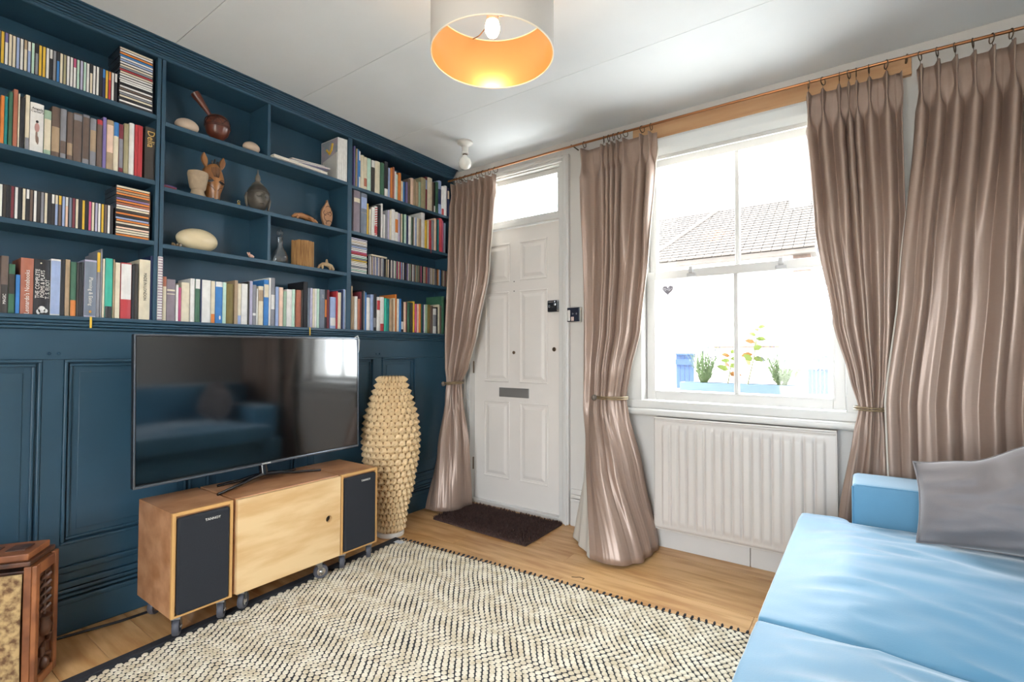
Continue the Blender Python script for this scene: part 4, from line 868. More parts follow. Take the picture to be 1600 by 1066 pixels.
for j in range(nv):
    for i in range(nu):
        u = .026+(i+.5)*PU+(PU/2 if j % 2 else 0); v = .006+(j+.5)*PV
        wob = .0035*math.sin(v*30+1.2*math.sin(u*5))+.002*math.sin(u*23+v*9); u += wob
        if u > RLU-.012: continue
        s_ = random.uniform(.90, 1.08); hu, hv = PU*.45*s_, PV*.55*s_; sk = .22*PV*math.cos(v*34+1.2*math.sin(u*5)); n = len(g.v); z = .0052
        ring = ((-hu, 0), (-hu*.42, -hv), (hu*.42, -hv), (hu, 0), (hu*.42, hv), (-hu*.42, hv))
        for k, zz in ((1, z-.0006), (.84, z+.0028+random.uniform(-.0006, .0006))):
            for a, b in ring: g.v.append(rp(u+a*k, v+b*k+sk*a*k/hu*.5, zz))
        g.f += [(n+k, n+(k+1) % 6, n+6+(k+1) % 6, n+6+k) for k in range(6)]+[(n+6, n+7, n+8, n+9, n+10, n+11)]
tag(build(g, 'woven_pads', RCm, rg, fix=False), kind='stuff')
g = G()
for i in range(int(RLU/.03)):
    u = .03+i*.03; g.lathe([(.004, 0), (.006, .01), (.003, .02)], 5, rp(u, .0, .007), ax=tuple(-RV+RU*random.uniform(-.5, .5)))
tag(build(g, 'edge_knots', RD, rg), kind='stuff')
lb = build(G().obox(rp(.06, .05, .0125), RU, RV, Z_, .028, .018, .0006), 'care_tag', M('tag_white', 'c9ccd2', .5), rg)
tag(build(G().tube([(.035, -2.9, .006), (.04, -2.5, .006), (.05, -2.3, .006), (.09, -2.12, .006), (.10, -1.95, .006), (.06, -1.6, .006)], .0055, 8), 'power_cable', BLACK, smooth=True), 'black power cable lying along the blue skirting', 'cable')
kk = un(903, 903, 'Z', .003); tag(build(G().tube([(kk.x-.03, kk.y-.01, .003), (kk.x-.01, kk.y+.0, .003), (kk.x+.005, kk.y+.012, .003), (kk.x+.03, kk.y+.01, .003), (kk.x+.028, kk.y-.006, .003)], .0016, 6), 'curtain_hook', BRONZE, smooth=True), 'bent loose wire hook lying on the wooden floor', 'hook')
# ------------------------------------------------------------------ carved chest
CA = Vector((.405, -2.452, 0)); CB = Vector((.288, -2.374, 0)); eD = (CB-CA).normalized(); eL = Vector((-.55, -.835, 0)); eL = (eL-eD*eL.dot(eD)).normalized(); eN = -eL
ch = empty('carved_chest', CA+eD*.07+eL*.28, 'old dark carved wooden chest with tapestry covered front', 'chest')
OLD = M('old_oak', '5b3622', .42, bump=.2, bscale=20, stretch=(3, 3, 3), col2='3c2317', vscale=7, coat=.2); WORN = M('worn_oak', '9a5f38', .4, bump=.2, bscale=25, col2='6b3d24', vscale=9)
TAP = M('tapestry', 'b99b6c', .9, bump=.5, bscale=90, col2='66482f', vscale=48, vdetail=6)
Lc, Dc = .56, (CB-CA).length
def cbx(l0, l1, d0, d1, z0, z1, nm, mt, bev=.002, parent=ch):
    c = CA+eL*((l0+l1)/2)+eD*((d0+d1)/2); g = G().obox((c.x, c.y, (z0+z1)/2), eL, eD, Z_, (l1-l0)/2, (d1-d0)/2, (z1-z0)/2); return build(g, nm, mt, parent, bevel=bev)
cbx(.02, Lc-.02, .012, Dc-.002, .03, .405, 'body', OLD)
ep = cbx(.0, .02, .0, Dc, .012, .42, 'end_frame', WORN)
ri = cbx(-.004, .002, .026, Dc-.022, .045, .385, 'sunk_panel', OLD)
for d0, d1, z0, z1 in ((.0, .022, .02, .42), (Dc-.022, Dc+.004, .02, .425), (.022, Dc-.022, .385, .42), (.022, Dc-.022, .02, .05)): cbx(-.014, .0, d0, d1, z0, z1, 'frame_member', WORN, .003)
def cp(d, z, off=.006): q = CA+eD*d-eL*off; return (q.x, q.y, z)
g = G(); mid = Dc*.5
for k in range(5):   # leafy stem and urn carved in relief
    z = .25+k*.026
    for s_ in (-1, 1): g.tube([cp(mid, z), cp(mid+s_*.016, z+.01, .012), cp(mid+s_*.027, z+.002, .008)], [.006, .008, .002], 8)
g.tube([cp(mid, .235), cp(mid, .38)], [.006, .003], 8)
g.lathe([(.008, .165), (.02, .175), (.024, .195), (.018, .215), (.024, .232)], 12, cp(mid, 0, .004))
for z, s_ in ((.15, 1), (.12, -1), (.085, 1)): g.tube([cp(mid-.002*s_, z+.02), cp(mid+s_*.02, z+.012, .012), cp(mid+s_*.022, z-.01, .01), cp(mid+s_*.004, z-.012, .008)], [.005, .009, .008, .003], 8)
g.ball(cp(mid, .075, .006), .017, .017, .022)
build(g, 'carved_foliage', OLD, ri, True)
# sloping tapestry front
q0, q1 = CA-eD*.004+eL*.022, CA-eD*.004+eL*(Lc-.02); g = G()
def tf_(u, v): p = q0.lerp(q1, u)-eD*(.006*math.sin(PI*v)); return (p.x, p.y, lerp(.03, .40, v))
o = build(G().grid(tf_, 12, 12), 'tapestry_front', TAP, ch, True); sm = o.modifiers.new('t', 'SOLIDIFY'); sm.thickness = .004
lid = cbx(-.002, Lc+.01, -.012, Dc+.008, .425, .44, 'lid', OLD, .003)
cbx(.008, Lc-.01, .0, Dc-.004, .44, .462, 'lid_top', WORN, .004, lid)
g = G()
for k in range(6):
    q = CA+eL*(.06+k*.075)+eD*mid; g.obox((q.x, q.y, .4625), eL, eD, Z_, .026, .03-.006*(k % 2), .003)
build(g, 'lid_carving', OLD, lid, bevel=.002)
for l in (.01, Lc-.03):
    for d in (.01, Dc-.02): q = CA+eL*l+eD*d; build(G().lathe([(.014, 0.0005), (.018, .012), (.012, .03)], 12, (q.x+eL.x*.01, q.y+eL.y*.01, 0)), 'bun_foot', OLD, ch, True)
nl_ = [CA+eD*(Dc+.01)-eL*.02]

# ------------------------------------------------------------------ curtains
rod = empty('curtain_rod', (1.6, -.1, 2.44), 'long copper pipe curtain rod running above door and window', 'curtain rod')
RODP = [(.02, -.1, 2.418), (1.06, -.1, 2.430), (2.0, -.1, 2.431), (2.7, -.1, 2.425), (3.52, -.1, 2.402)]
def rodz(x):
    for a, b in zip(RODP, RODP[1:]):
        if x <= b[0]: return lerp(a[2], b[2], (x-a[0])/(b[0]-a[0]))
    return RODP[-1][2]
build(G().tube(RODP, .0068, 12), 'pipe', COPPER, rod, True)
for x in (.10, 1.08, 2.76, 3.5): build(G().tube([(x, -.0005, rodz(x)+.01), (x, -.08, rodz(x)+.01), (x, -.1, rodz(x)+.009)], .004, 8), 'bracket', BRONZE, rod, True)
def resample(pts, n):
    P = [Vector((p[0], p[1], 0)) for p in pts]; Q = []
    if len(P) > 2:   # smooth through the control points
        for i in range(len(P)-1):
            a, b, c, d = P[max(i-1, 0)], P[i], P[i+1], P[min(i+2, len(P)-1)]
            for k in range(12):
                t = k/12; Q.append(.5*((2*b)+(c-a)*t+(2*a-5*b+4*c-d)*t*t+(3*b-a-3*c+d)*t**3))
        Q.append(P[-1])
    else: Q = P
    ln = [0]
    for a, b in zip(Q, Q[1:]): ln.append(ln[-1]+(b-a).length)
    out = []; j = 0
    for i in range(n+1):
        s_ = ln[-1]*i/n
        while j < len(ln)-2 and ln[j+1] < s_: j += 1
        k = (s_-ln[j])/max(1e-9, ln[j+1]-ln[j]); out.append(Q[j].lerp(Q[j+1], k))
    return out
def curtain(rows, pleats, label, seed, back=.0, lin_rows=None, rings=True, tied=True):
    """rows, top to bottom: (z, control points, fold depth, sharpness)"""
    rnd = random.Random(seed); n = len(pleats)*24
    t = empty('curtain', (sum(p[0] for p in rows[-1][1])/len(rows[-1][1]), rows[-1][1][0][1], 0), label, 'curtain', 'taupe pinch pleat curtains on the copper rod')
    jit = [rnd.uniform(.8, 1.15) for _ in range(len(pleats)+2)]
    def phase(s_):
        if s_ <= pleats[0]: return -(pleats[0]-s_)/max(.04, pleats[1]-pleats[0])
        for k in range(len(pleats)-1):
            if s_ <= pleats[k+1]: return k+(s_-pleats[k])/(pleats[k+1]-pleats[k])
        return len(pleats)-1+(s_-pleats[-1])/max(.04, pleats[-1]-pleats[-2])
    PH = [phase(i/n) for i in range(n+1)]
    def surf(rows, off):
        RS = [(r[0], resample(r[1], n), r[2], r[3]) for r in rows]; zs = []
        for (za, *_), (zb, *_) in zip(rows, rows[1:]):
            m_ = max(2, int((za-zb)/.03)); zs += [lerp(za, zb, k/m_) for k in range(m_)]
        zs.append(rows[-1][0]); V = []
        for z in zs:
            j = 0
            while j < len(RS)-2 and RS[j+1][0] > z: j += 1
            a, b, c, d = RS[max(j-1, 0)], RS[j], RS[j+1], RS[min(j+2, len(RS)-1)]
            k = (b[0]-z)/(b[0]-c[0]); am = lerp(b[2], c[2], smooth(0, 1, k)); pw = lerp(b[3], c[3], k); line = []
            ks = k*.6+.4*smooth(0, 1, k)
            L0 = (RS[0][1][0]-RS[0][1][-1]).length; pitch = L0/len(pleats); wsc = min(1, sum((b[1][q_+1]-b[1][q_]).length for q_ in range(n))/L0)
            base_ = [b[1][i].lerp(c[1][i], ks) for i in range(n+1)]
            for i in range(n+1):
                p = base_[i]; tg = base_[min(i+1, n)]-base_[max(i-1, 0)]
                tg.normalize(); nn = Vector((tg.y, -tg.x, 0)); f = PH[i]+.06*noise.noise(Vector((f_, z*1.3, 0))) if False else PH[i]+.09*noise.noise(Vector((i*.06, z*.7, seed)))*smooth(2.2, 1.7, z)
                lo_ = smooth(2.1, 1.5, z); cc = (.5+.5*math.cos(2*PI*f))**pw; cc = lerp(cc, .30*cc+.75*(.5+.5*math.cos(PI*f*.93+seed))**.8, lo_*.9)
                if tied: cc = lerp(cc, .5+.5*math.cos(2*PI*f*.36+seed*1.7), smooth(.84, .6, z)*.9)
                jj = jit[max(0, min(len(jit)-1, int(round(f))+1))]
                dsp = am*jj*(cc-.25)+.0018*noise.noise(Vector((i*.2, z*2, seed)))+.010*noise.noise(Vector((i*.04, z*.9, seed+9)))*smooth(2.2, 1.9, z)
                kx = lerp(.55, -.3, smooth(1.5, 6, pw)) if pw <= 6 else lerp(-.3, -.85, smooth(6, 12, pw)); sh_ = kx*pitch*math.sin(2*PI*f)/(2*PI)*(1-.55*lo_)*wsc
                q = p+nn*(dsp-off)+tg*sh_; V.append((q.x, q.y, z))
        g = G(); g.v = V; wd = n+1
        for r_ in range(len(zs)-1):
            for i in range(n): g.f.append((r_*wd+i, r_*wd+i+1, (r_+1)*wd+i+1, (r_+1)*wd+i))
        return g
    o = build(surf(rows, 0), 'drape', FABRIC, t, True, autos=180, fix=False); sm = o.modifiers.new('t', 'SOLIDIFY'); sm.thickness = .0025
    lr = lin_rows or [(z-(.06 if k == 0 else (-.02 if k == len(rows)-1 else 0)), p, a, w_) for k, (z, p, a, w_) in enumerate(rows)]
    l_ = build(surf(lr, .014), 'lining', LINING, t, True, autos=180, fix=False)
    if rings:
        top = resample(rows[0][1], n)
        for k, s_ in enumerate(pleats):
            p = top[min(n, int(round(s_*n)))]; zz = rodz(p.x)-.012; tilt = rnd.uniform(-.5, .5)
            rr = build(G().tube([(p.x+.019*math.sin(2*PI*q/16)*math.sin(tilt)*.9, -.1+.019*math.sin(2*PI*q/16)*math.cos(tilt), zz+.019*math.cos(2*PI*q/16)) for q in range(16)], .0022, 6, True), 'ring', BRONZE, t, True)
            build(G().tube([(p.x, -.1-.0, zz-.019), (p.x, -.112, zz-.03), (p.x, -.113, rows[0][0]-.01)], .0013, 5), 'hook', BRONZE, rr)
    return t
def tie(pts, label, knob, r=.0045):
    o = empty('curtain_tieback', knob, label, 'tieback')
    build(G().tube(pts, r, 8, True), 'cord', M('tie_cord', '8d7a5c', .4, .3), o, True); build(G().tube([(p[0]*1, p[1], p[2]+.011) for p in pts], r, 8, True), 'cord', M('tie_cord', '8d7a5c'), o, True)
    build(G().ball(knob, .016, .016, .018), 'toggle', M('toggle', '6c6258', .4), o, True); return o
def oval(cx, cy, rx, ry, z, n=28, tl=0): return [(cx+rx*math.cos(2*PI*k/n), cy+ry*math.sin(2*PI*k/n), z+tl*math.cos(2*PI*k/n)) for k in range(n)]
ev = lambda n, a=.03, b=.97: [lerp(a, b, i/(n-1)) for i in range(n)]
# beside the bookcase
T = -.11
curtain([(2.372, [(.075, T), (.485, T)], .05, 6), (2.285, [(.075, T), (.485, T)], .032, 12), (2.2, [(.075, T), (.48, T)], .055, 1.5), (1.7, [(.07, T-.01), (.43, T-.01)], .055, 1), (1.25, [(.062, T-.02), (.33, T-.02)], .055, 1), (1.0, [(.068, T-.02), (.16, T-.05), (.25, T-.02)], .045, 1), (.895, [(.075, T-.02), (.13, T-.045), (.19, T-.02)], .034, 1), (.78, [(.07, T-.03), (.14, T-.07), (.2, T-.02)], .036, 1),
 (.45, [(.064, T-.10), (.13, T-.16), (.215, T-.10), (.235, T)], .035, 1), (.02, [(.064, -.33), (.075, -.37), (.16, -.36), (.245, -.32), (.262, -.2), (.262, -.10)], .016, 1)], ev(8), 'taupe curtain tied back between bookcase and white door', 1)
tie(oval(.133, T-.04, .078, .062, .886, tl=.006), 'thin bronze tieback round the curtain beside the bookcase', (.09, T-.105, .886))
# between door and window
P2 = [.02, .30, .37, .44, .51, .60, .82, .93]
hem2 = [(1.385, -.455), (1.46, -.46), (1.55, -.43), (1.615, -.35), (1.63, -.2), (1.62, -.06)]
R2_ = [(2.378, [(1.165, T), (1.635, T)], .05, 6), (2.285, [(1.165, T), (1.635, T)], .032, 12), (2.2, [(1.17, T), (1.632, T)], .05, 1.5), (1.7, [(1.185, T-.01), (1.60, T-.01)], .05, 1), (1.25, [(1.205, T-.03), (1.37, T-.045), (1.55, T-.02)], .045, 1), (1.0, [(1.215, T-.05), (1.34, T-.08), (1.485, T-.02)], .035, 1), (.86, [(1.215, T-.06), (1.32, T-.075), (1.455, T-.01)], .026, 1), (.78, [(1.22, T-.07), (1.33, T-.10), (1.465, T-.01)], .03, 1),
 (.45, [(1.27, T-.16), (1.38, T-.20), (1.5, T-.11), (1.545, T)], .028, 1), (.015, hem2, .014, 1)]
c2 = curtain(R2_, P2, 'taupe curtain with white lining tied back between door and window', 2)
fl0 = resample([(1.225, T-.03), (1.222, T-.05), (1.235, T-.075)], 14); fl1 = resample([(1.215, -.12), (1.225, -.2), (1.285, -.27)], 14); fl2 = resample([(1.145, -.14), (1.165, -.22), (1.24, -.30), (1.395, -.452)], 14)
def flap(u, v):
    i = int(round(u*14)); a, b, c = fl0[i], fl1[i], fl2[i]; k = v*v*(3-2*v)*.4+v*.6
    p = a.lerp(b, k/.5) if k < .5 else b.lerp(c, (k-.5)/.5)
    return (p.x+.012*math.sin(u*17+v*2)*v, p.y, lerp(.80, .012, k))
build(G().grid(flap, 14, 24), 'lining_return', LINING, c2, True, autos=180, fix=False)
tie([(q[0], q[1], .848) for q in oval(1.375, T-.045, .098, .078, .848)], 'bronze toggle tieback round the curtain between door and window', (1.305, T-.125, .852))
# right of the window
curtain([(2.36, [(2.375, T), (2.74, T)], .055, 6), (2.265, [(2.375, T), (2.74, T)], .036, 12), (2.18, [(2.38, T), (2.742, T)], .055, 1.5), (1.7, [(2.41, T-.01), (2.745, T-.01)], .05, 1), (1.25, [(2.475, T-.02), (2.72, T-.02)], .045, 1), (1.0, [(2.535, T-.02), (2.69, T-.02)], .035, 1), (.865, [(2.57, T-.02), (2.61, T-.035), (2.66, T-.02)], .022, 1), (.76, [(2.55, T-.03), (2.61, T-.05), (2.665, T-.02)], .024, 1), (.4, [(2.49, T-.03), (2.68, T-.03)], .03, 1), (.02, [(2.42, T-.03), (2.7, T-.03)], .03, 1)],
 [.03, .19, .37, .47, .55, .68, .85], 'taupe curtain tied back between window and blue sofa arm', 3)
tie(oval(2.613, T-.03, .064, .05, .862), 'thin bronze tieback round the curtain above the sofa arm', (2.665, T-.05, .866), .0035)
T4 = -.115
curtain([(2.352, [(2.79, T4), (3.5, T4)], .06, 6), (2.25, [(2.79, T4), (3.5, T4)], .04, 12), (2.16, [(2.79, T4), (3.5, T4)], .062, 1.4), (1.4, [(2.72, -.20), (2.86, -.15), (3.49, T4-.01)], .06, .9), (.9, [(2.665, -.215), (2.8, -.16), (3.48, T4-.01)], .062, .85), (.02, [(2.68, -.21), (2.8, -.16), (3.48, T4-.01)], .06, .9)],
 ev(13, .02, .98), 'taupe curtain hanging full length behind the blue sofa arm', 4, tied=False)

# ------------------------------------------------------------------ sofa
SX0, SX1, SYF, SYN, AZ = 2.40, 3.42, -.26, -2.52, .605
sf = empty('sofa', (2.9, -1.4, 0), 'light blue velvet sofa with two loose seat cushions', 'sofa')
def soft(g, name, mat, parent, lev=3, wr=0, seed=0, stretch=(1, 1, 1), crease=0, wscale=6, wmask=None):
    me = bpy.data.meshes.new(name); me.from_pydata(g.v, [], g.f); bm = bmesh.new(); bm.from_mesh(me); bmesh.ops.remove_doubles(bm, verts=bm.verts, dist=1e-5); bmesh.ops.recalc_face_normals(bm, faces=bm.faces); bm.to_mesh(me); bm.free()
    o = bpy.data.objects.new(name, me); COL.objects.link(o); md = o.modifiers.new('s', 'SUBSURF'); md.levels = lev; md.render_levels = lev
    bpy.context.view_layer.update(); m2 = bpy.data.meshes.new_from_object(o.evaluated_get(bpy.context.evaluated_depsgraph_get())); bpy.data.objects.remove(o)
    nv = []
    for v in m2.vertices:
        p = v.co.copy()
        if wr:
            q = Vector((p.x*stretch[0], p.y*stretch[1], p.z*stretch[2])); k = noise.noise(q*wscale+Vector((seed, 0, 0))); k2 = noise.noise(q*wscale*2.3+Vector((0, seed, 5)))
            p += v.normal*wr*((1-abs(k)*2.2)+.35*k2)*(wmask(p) if wmask else 1)
        nv.append(tuple(p))
    gg = G(); gg.v = nv; gg.f = [tuple(f.vertices) for f in m2.polygons]; bpy.data.meshes.remove(m2)
    return build(gg, name, mat, parent, True, autos=180, fix=False)
def cells(xs, ys, zs, keep=lambda i, j: True):
    """quads of a block of grid cells, inner faces removed"""
    g = G(); nx, ny, nz = len(xs)-1, len(ys)-1, len(zs)-1
    occ = lambda i, j, k: 0 <= i < nx and 0 <= j < ny and 0 <= k < nz and keep(i, j)
    def quad(a): n = len(g.v); g.v.extend(a); g.f.append((n, n+1, n+2, n+3))
    for i in range(nx):
        for j in range(ny):
            if not keep(i, j): continue
            for k in range(nz):
                x0, x1, y0, y1, q0, q1 = xs[i], xs[i+1], ys[j], ys[j+1], zs[k], zs[k+1]
                if not occ(i-1, j, k): quad([(x0,y0,q0),(x0,y0,q1),(x0,y1,q1),(x0,y1,q0)])
                if not occ(i+1, j, k): quad([(x1,y0,q0),(x1,y1,q0),(x1,y1,q1),(x1,y0,q1)])
                if not occ(i, j-1, k): quad([(x0,y0,q0),(x1,y0,q0),(x1,y0,q1),(x0,y0,q1)])
                if not occ(i, j+1, k): quad([(x0,y1,q0),(x0,y1,q1),(x1,y1,q1),(x1,y1,q0)])
                if not occ(i, j, k-1): quad([(x0,y0,q0),(x0,y1,q0),(x1,y1,q0),(x1,y0,q0)])
                if not occ(i, j, k+1): quad([(x0,y0,q1),(x1,y0,q1),(x1,y1,q1),(x0,y1,q1)])
    return g
def rb(x0, x1, y0, y1, z0, z1, e=.02):
    s3 = lambda a, b: [a, a+e, (a+b)/2, b-e, b]
    return cells(s3(x0, x1), s3(y0, y1), s3(z0, z1))
soft(rb(2.43, 3.40, SYN+.03, SYF-.03, .10, .315), 'base', VELVET, sf, 2)
AT = .225; AY = -.285
for ya, yb in ((AY-AT, AY), (SYN, SYN+AT)):
    arm = soft(rb(2.545, 3.40, ya, yb, .102, AZ, .022), 'arm', VELVET, sf, 2, .001, 3)
    for yy in (ya+.004, yb-.004): build(G().tube([(2.547, yy, z) for z in (.12, .3, .5, AZ-.012)]+[(2.56, yy, AZ-.004), (2.9, yy, AZ-.002), (3.3, yy, AZ-.002)], .004, 8), 'piping', VELVET, arm, True)
soft(rb(3.14, 3.42, SYN+.01, SYF-.01, .102, .80, .05), 'backrest', VELVET, sf, 2, .002, 4)
for x in (2.50, 3.34):
    for yy in (SYF-.10, SYN+.10): build(G().lathe([(.016, .0004), (.024, .10)], 14, (x, yy, 0)), 'foot', M('dark_leg', '2e2019', .4), sf, True)
ym = -1.49; yi = AY-AT-.006
def cushion(y0, y1, ear_at_high, seed):
    e = .03
    if ear_at_high: ys = [y0, y0+e, (y0*2+y1)/3, (y0+y1*2)/3, y1-.06, y1, y1+.03, y1+.075, y1+.095]; kp = lambda i, j: j < 5 or i < 3
    else: ys = [y0-.095, y0-.075, y0-.03, y0, y0+.06, (y0*2+y1)/3, (y0+y1*2)/3, y1-e, y1]; kp = lambda i, j: j >= 3 or i < 3
    xs = [2.365, 2.385, 2.44, 2.53, 2.56, 2.75, 2.95, 3.11, 3.135]; zs = [.318, .335, .385, .435, .452]
    g = cells(xs, ys, zs, kp); nv = []
    for (x, y, z) in g.v:
        if z > .4:
            a = smooth(2.365, 2.6, x)*smooth(3.16, 2.95, x); b = min(smooth(y0-.03, y0+.28, y), smooth(y1+.03, y1-.28, y)); z += .045*a*b-.014*smooth(y1-.05, y1+.1, y)*ear_at_high
        nv.append((x, y, z))
    g.v = nv
    return soft(g, 'seat_cushion', VELVET, sf, 4, .0075, seed, (1.0, 2.6, 1), wscale=4.2, wmask=lambda p: .12+.88*smooth(2.37, 2.52, p.x))
cushion(ym+.004, yi, True, 2.3); cushion(SYN+AT+.006, ym-.004, False, 7.7)
# grey cushion leaning in the corner
pw = empty('throw_cushion', (2.985, -.70, .47), 'crumpled grey velvet throw cushion in the sofa corner', 'cushion', rot=(-.30, .03, .10))
def pil(u, v, side):
    a, b = u*2-1, v*2-1; pin = 1-.10*(a*a)*(1-b*b)*0
    x = a*.262*(1-.055*(1-b*b)*a**4); z = b*.15*(1-.09*(1-abs(a)**1.5)*abs(b)**6)
    th = .118*max(0, (1-abs(a)**2.1)*(1-abs(b)**2.1))**.66
    z += .075*max(0, b)*smooth(-.45, .25, a)*smooth(1.4, .6, a)-.034*max(0, b)*math.exp(-((a+1.0)/.4)**2)
    wv = .013*(1-2*abs(noise.noise(Vector((a*1.6+b*1.2, b*2.6-a, 2)))))+.003*noise.noise(Vector((a*5, b*5, 3)))
    wv -= .020*math.exp(-((a+.28)/.16)**2-((b-.62)/.22)**2)
    e_ = max(0, 1-max(abs(a), abs(b))**8)
    return (x, side*(th+wv*e_*(1 if th > .004 else 0)), z+.155)
g = G().grid(lambda u, v: pil(u, v, -1), 48, 40).grid(lambda u, v: pil(1-u, v, 1), 48, 40)
me = raw('cushion_cover', g, GREYV); bm = bmesh.new(); bm.from_mesh(me); bmesh.ops.remove_doubles(bm, verts=bm.verts, dist=.0004); bmesh.ops.recalc_face_normals(bm, faces=bm.faces); bm.to_mesh(me); bm.free()
me.polygons.foreach_set('use_smooth', [True]*len(me.polygons)); o = bpy.data.objects.new('cushion_cover', me); link(o, pw)
g = G(); bord = [pil(i/30, 0, -1) for i in range(30)]+[pil(1, i/24, -1) for i in range(24)]+[pil(1-i/30, 1, -1) for i in range(30)]+[pil(0, 1-i/24, -1) for i in range(24)]
o = bpy.data.objects.new('seam', raw('seam', g.tube([(p[0], 0, p[2]) for p in bord], .003, 6, True), GREYV)); link(o, pw)

# ------------------------------------------------------------------ outside
GR = M('paving', 'c9c6c0', .9, bump=.2, bscale=8, var=.1)
tag(build(G().box(-30, 40, .25, 45, -.35, -.25), 'ground', GR), kind='structure')
tag(build(G().box(-30, 40, -45, YB-.2, -.35, -.15), 'garden_ground', M('garden_paving', 'b9b3a8', .9, var=.1)), kind='structure')
hb = empty('house', (0, 12, -.25), 'white rendered house across the street with tiled roof', 'house')
REN = M('white_render', 'e6e3dd', .9, bump=.2, bscale=6); TILE = M('roof_tile', '453d37', .8, var=.25, vscale=3); BRK = M('brick', '4b3a30', .85, col2='362a23', vscale=14, bump=.3, bscale=30)
EV = 3.45; yw = 10.0; xl, xr = -6.0, 1.62
build(G().box(xl, xr-.35, yw, yw+6, -.25, EV), 'wall', REN, hb)
build(G().box(xr-.35, xr, yw-.04, yw+.4, -.25, EV), 'brick_pier', BRK, hb)
g = G(); g.v = [(xl, yw-.25, EV), (xr+.1, yw-.25, EV), (xr+.1, yw+3, EV+2.0), (xl, yw+3, EV+2.0), (xl, yw-.25, EV-.1), (xr+.1, yw-.25, EV-.1), (xr+.1, yw+6.2, EV-.1), (xl, yw+6.2, EV-.1)]
g.f = [(0,1,2,3), (4,7,6,5), (0,4,5,1), (1,5,6,2), (2,6,7,3), (3,7,4,0)]; rf = build(g, 'roof', TILE, hb)
g = G(); nr = 20; sl = Vector((0, 3.25, 2.0)).normalized(); nn = Vector((0, -sl.z, sl.y))
for j in range(nr):
    for i in range(36):
        x = xl+(i+.5)*(xr+.1-xl)/36; c = Vector((x, yw-.25, EV))+sl*(j+.5)*(3.81/nr)+nn*.03
        g.obox(c, (1, 0, 0), (sl*.99-nn*.12).normalized(), nn, (xr+.1-xl)/72*.93, 3.81/nr*.55, .014)
tag(build(g, 'roof_tiles', TILE, hb), kind='stuff')
build(G().tube([(-2.2, yw-.25, EV+.06), (-1.0, yw+2.9, EV+2.0)], .07, 8), 'hip_tile', TILE, hb, True)
build(G().box(.98, 1.45, yw+2.2, yw+2.9, EV+1.2, EV+2.35), 'chimney', REN, hb); build(G().box(.93, 1.5, yw+2.15, yw+2.95, EV+2.35, EV+2.47), 'chimney_cap', REN, hb)
wn = build(G().box(1.36, 1.58, yw-.08, yw-.04, .9, 2.2), 'side_window', REN, hb); build(G().box(1.40, 1.54, yw-.09, yw-.08, .95, 2.1), 'pane', M('far_glass', '9fb4c6', .2), wn)
build(G().tube([(1.78, yw-.1, EV), (1.78, yw-.1, 2.6)], .03, 8), 'downpipe', M('pipe_dark', '55555a', .5), hb, True)
build(G().box(-.45, 1.0, yw-.06, yw, 1.25, 1.3), 'ledge', BRK, hb)
BF = M('blue_fence_paint', '152f52', .7, var=.1)
def fence(pxl, pxr, pyt, Y, label, n):
    a, b = un(pxl, pyt, 'Y', Y), un(pxr, pyt, 'Y', Y); t = empty('garden_fence', ((a.x+b.x)/2, Y, -.25), label, 'fence'); wd = (b.x-a.x)/n
    for i in range(n): build(G().box(a.x+i*wd+.002, a.x+(i+1)*wd-.002, Y, Y+.02, -.25, a.z-.02), 'board', BF, t, bevel=.002)
    build(G().box(a.x, b.x, Y-.02, Y, a.z-.12, a.z-.06), 'rail', BF, t); build(G().box(a.x, b.x, Y-.015, Y+.035, a.z-.02, a.z), 'capping', BF, t)
fence(1056, 1084, 552, 2.3, 'narrow blue board fence panel outside beyond the left planter end', 4)
fence(1262, 1294, 556, 2.3, 'wider blue board fence panel outside beside the brick pier', 5)
GALV = M('galvanised', '44566a', .5, .2); tY = .95
a, b = un(1062, 597, 'Y', tY), un(1242, 604, 'Y', tY); ztr = a.z
wl_ = tag(build(G().box(a.x-.8, b.x+.9, tY-.16, tY+.2, -.25, ztr-.062), 'garden_wall', M('garden_render', 'e2dfd8', .9, bump=.2, bscale=10)), 'low pale front garden wall outside the sash window', 'wall')
tr_ = empty('planter_trough', ((a.x+b.x)/2, tY+.06, ztr-.062), 'long pale blue metal trough of plants on the garden wall', 'planter')
g = G().box(a.x, b.x, tY, tY+.006, ztr-.0615, ztr).box(a.x, b.x, tY+.13, tY+.136, ztr-.0615, ztr).box(a.x, a.x+.006, tY+.006, tY+.13, ztr-.0615, ztr).box(b.x-.006, b.x, tY+.006, tY+.13, ztr-.0615, ztr).box(a.x+.006, b.x-.006, tY+.006, tY+.13, ztr-.0615, ztr-.05)
build(g, 'trough', GALV, tr_, bevel=.002); build(G().box(a.x+.007, b.x-.007, tY+.007, tY+.129, ztr-.05, ztr-.012), 'soil', M('soil', '4a3a2e', .95), tr_)
GRN = M('lavender_leaf', '42552f', .7); LAV = M('lavender_head', '3c3a4a', .8); STM = M('stem_brown', '5a5a3a', .7)
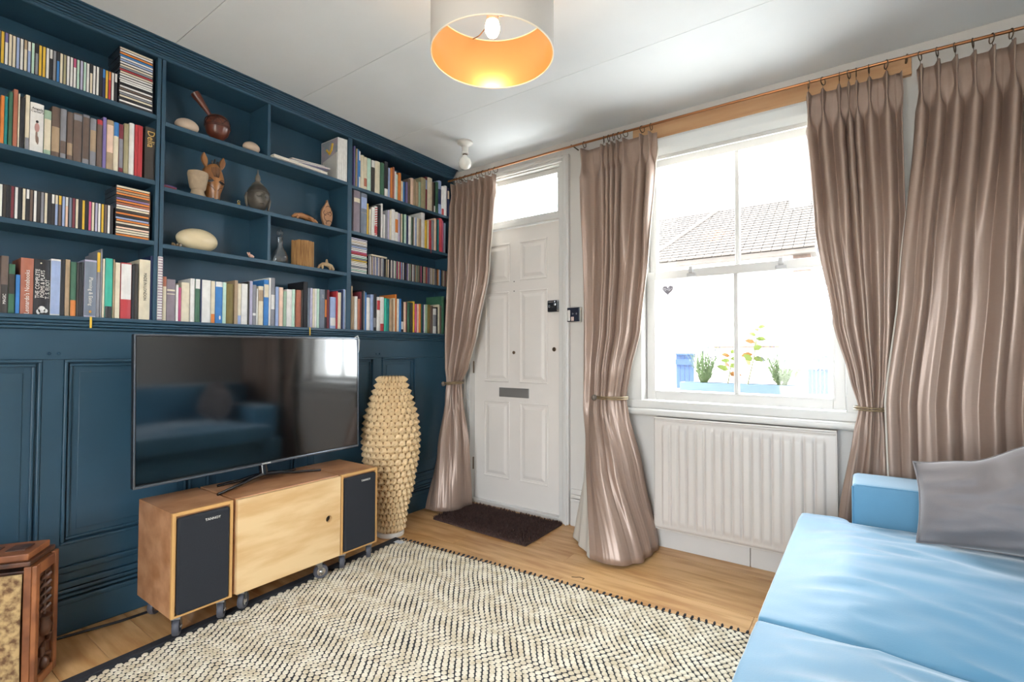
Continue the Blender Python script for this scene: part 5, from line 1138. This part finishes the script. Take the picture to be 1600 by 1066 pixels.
def lavender(px, label, seed, hgt, spread):
    rnd = random.Random(seed); p = un(px, 596, 'Y', tY+.07); z0 = ztr-.012; t = empty('lavender', (p.x, tY+.07, z0), label, 'plant', 'lavenders in the trough'); gs, gh = G(), G()
    for k in range(120):
        an, rr = rnd.uniform(0, 2*PI), rnd.random()**.7; h = hgt*rnd.uniform(.55, 1)*(1-.2*rr); e_ = Vector((p.x+spread*rr*math.cos(an), tY+.07+spread*.8*rr*math.sin(an), z0+h)); s_ = Vector((p.x+.02*math.cos(an), tY+.07+.02*math.sin(an), z0))
        m_ = s_.lerp(e_, .5)+Vector((0, 0, h*.12)); gs.tube([s_, m_, e_], [.0018, .0015, .001], 4)
        for q in range(5):
            c = s_.lerp(e_, .15+.12*q); d = Vector((rnd.uniform(-1, 1), rnd.uniform(-1, 1), .8)).normalized(); gs.tube([c, c+d*.022, c+d*.036], [.0006, .0022, .0004], 4)
        if k % 4 == 0: gh.tube([e_, e_+Vector((0, 0, .012)), e_+Vector((0, 0, .026))], [.002, .004, .001], 5)
    tag(build(gs, 'foliage', GRN, t), kind='stuff'); tag(build(gh, 'flower_heads', LAV, t), kind='stuff')
lavender(1100, 'bushy lavender outside growing at the trough end by the narrow fence', 1, .36, .16); lavender(1222, 'bushy lavender outside growing at the trough end by the wider fence', 2, .34, .17)
LFG = M('shrub_leaf', '57661f', .6); LFO = M('shrub_leaf_amber', '7d5222', .6)
def shrub(px, pxt, pyt, label, seed, n):
    rnd = random.Random(seed); p = un(px, 597, 'Y', tY+.07); e_ = un(pxt, pyt, 'Y', tY+.07); z0 = ztr-.012; t = empty('young_shrub', (p.x, tY+.07, z0), label, 'plant'); s_ = Vector((p.x, tY+.07, z0))
    build(G().tube([s_, s_.lerp(e_, .5)+Vector((.01, 0, 0)), e_], [.006, .005, .003], 6), 'stem', STM, t, True)
    for k in range(n):
        c = s_.lerp(e_, .35+.65*k/(n-1)); an = k*2.4+seed; d = Vector((math.cos(an), math.sin(an)*.5, rnd.uniform(-.2, .5))).normalized(); sd = (d.cross(Z_).normalized()*.5+d.cross(Y_).normalized()*.85).normalized(); L_ = .10*(1-.45*k/n); W_ = L_*.27
        up = sd.cross(d); g = G(); g.v = [tuple(c), tuple(c+d*L_*.3+sd*W_), tuple(c+d*L_*.7+sd*W_*.8), tuple(c+d*L_-Z_*.008), tuple(c+d*L_*.7-sd*W_*.8), tuple(c+d*L_*.3-sd*W_), tuple(c+d*L_*.4+up*-.006), tuple(c+d*L_*.7+up*-.007)]
        g.f = [(0, 1, 6), (1, 2, 7, 6), (2, 3, 7), (3, 4, 7), (4, 5, 6, 7), (5, 0, 6)]; build(g, 'leaf', LFO if (k % 3 == 0) else LFG, t, True, fix=False)
shrub(1137, 1142, 548, 'shorter amber leaved young shrub in the trough', 1, 9); shrub(1168, 1184, 512, 'taller thin stemmed young shrub in the trough', 2, 11)
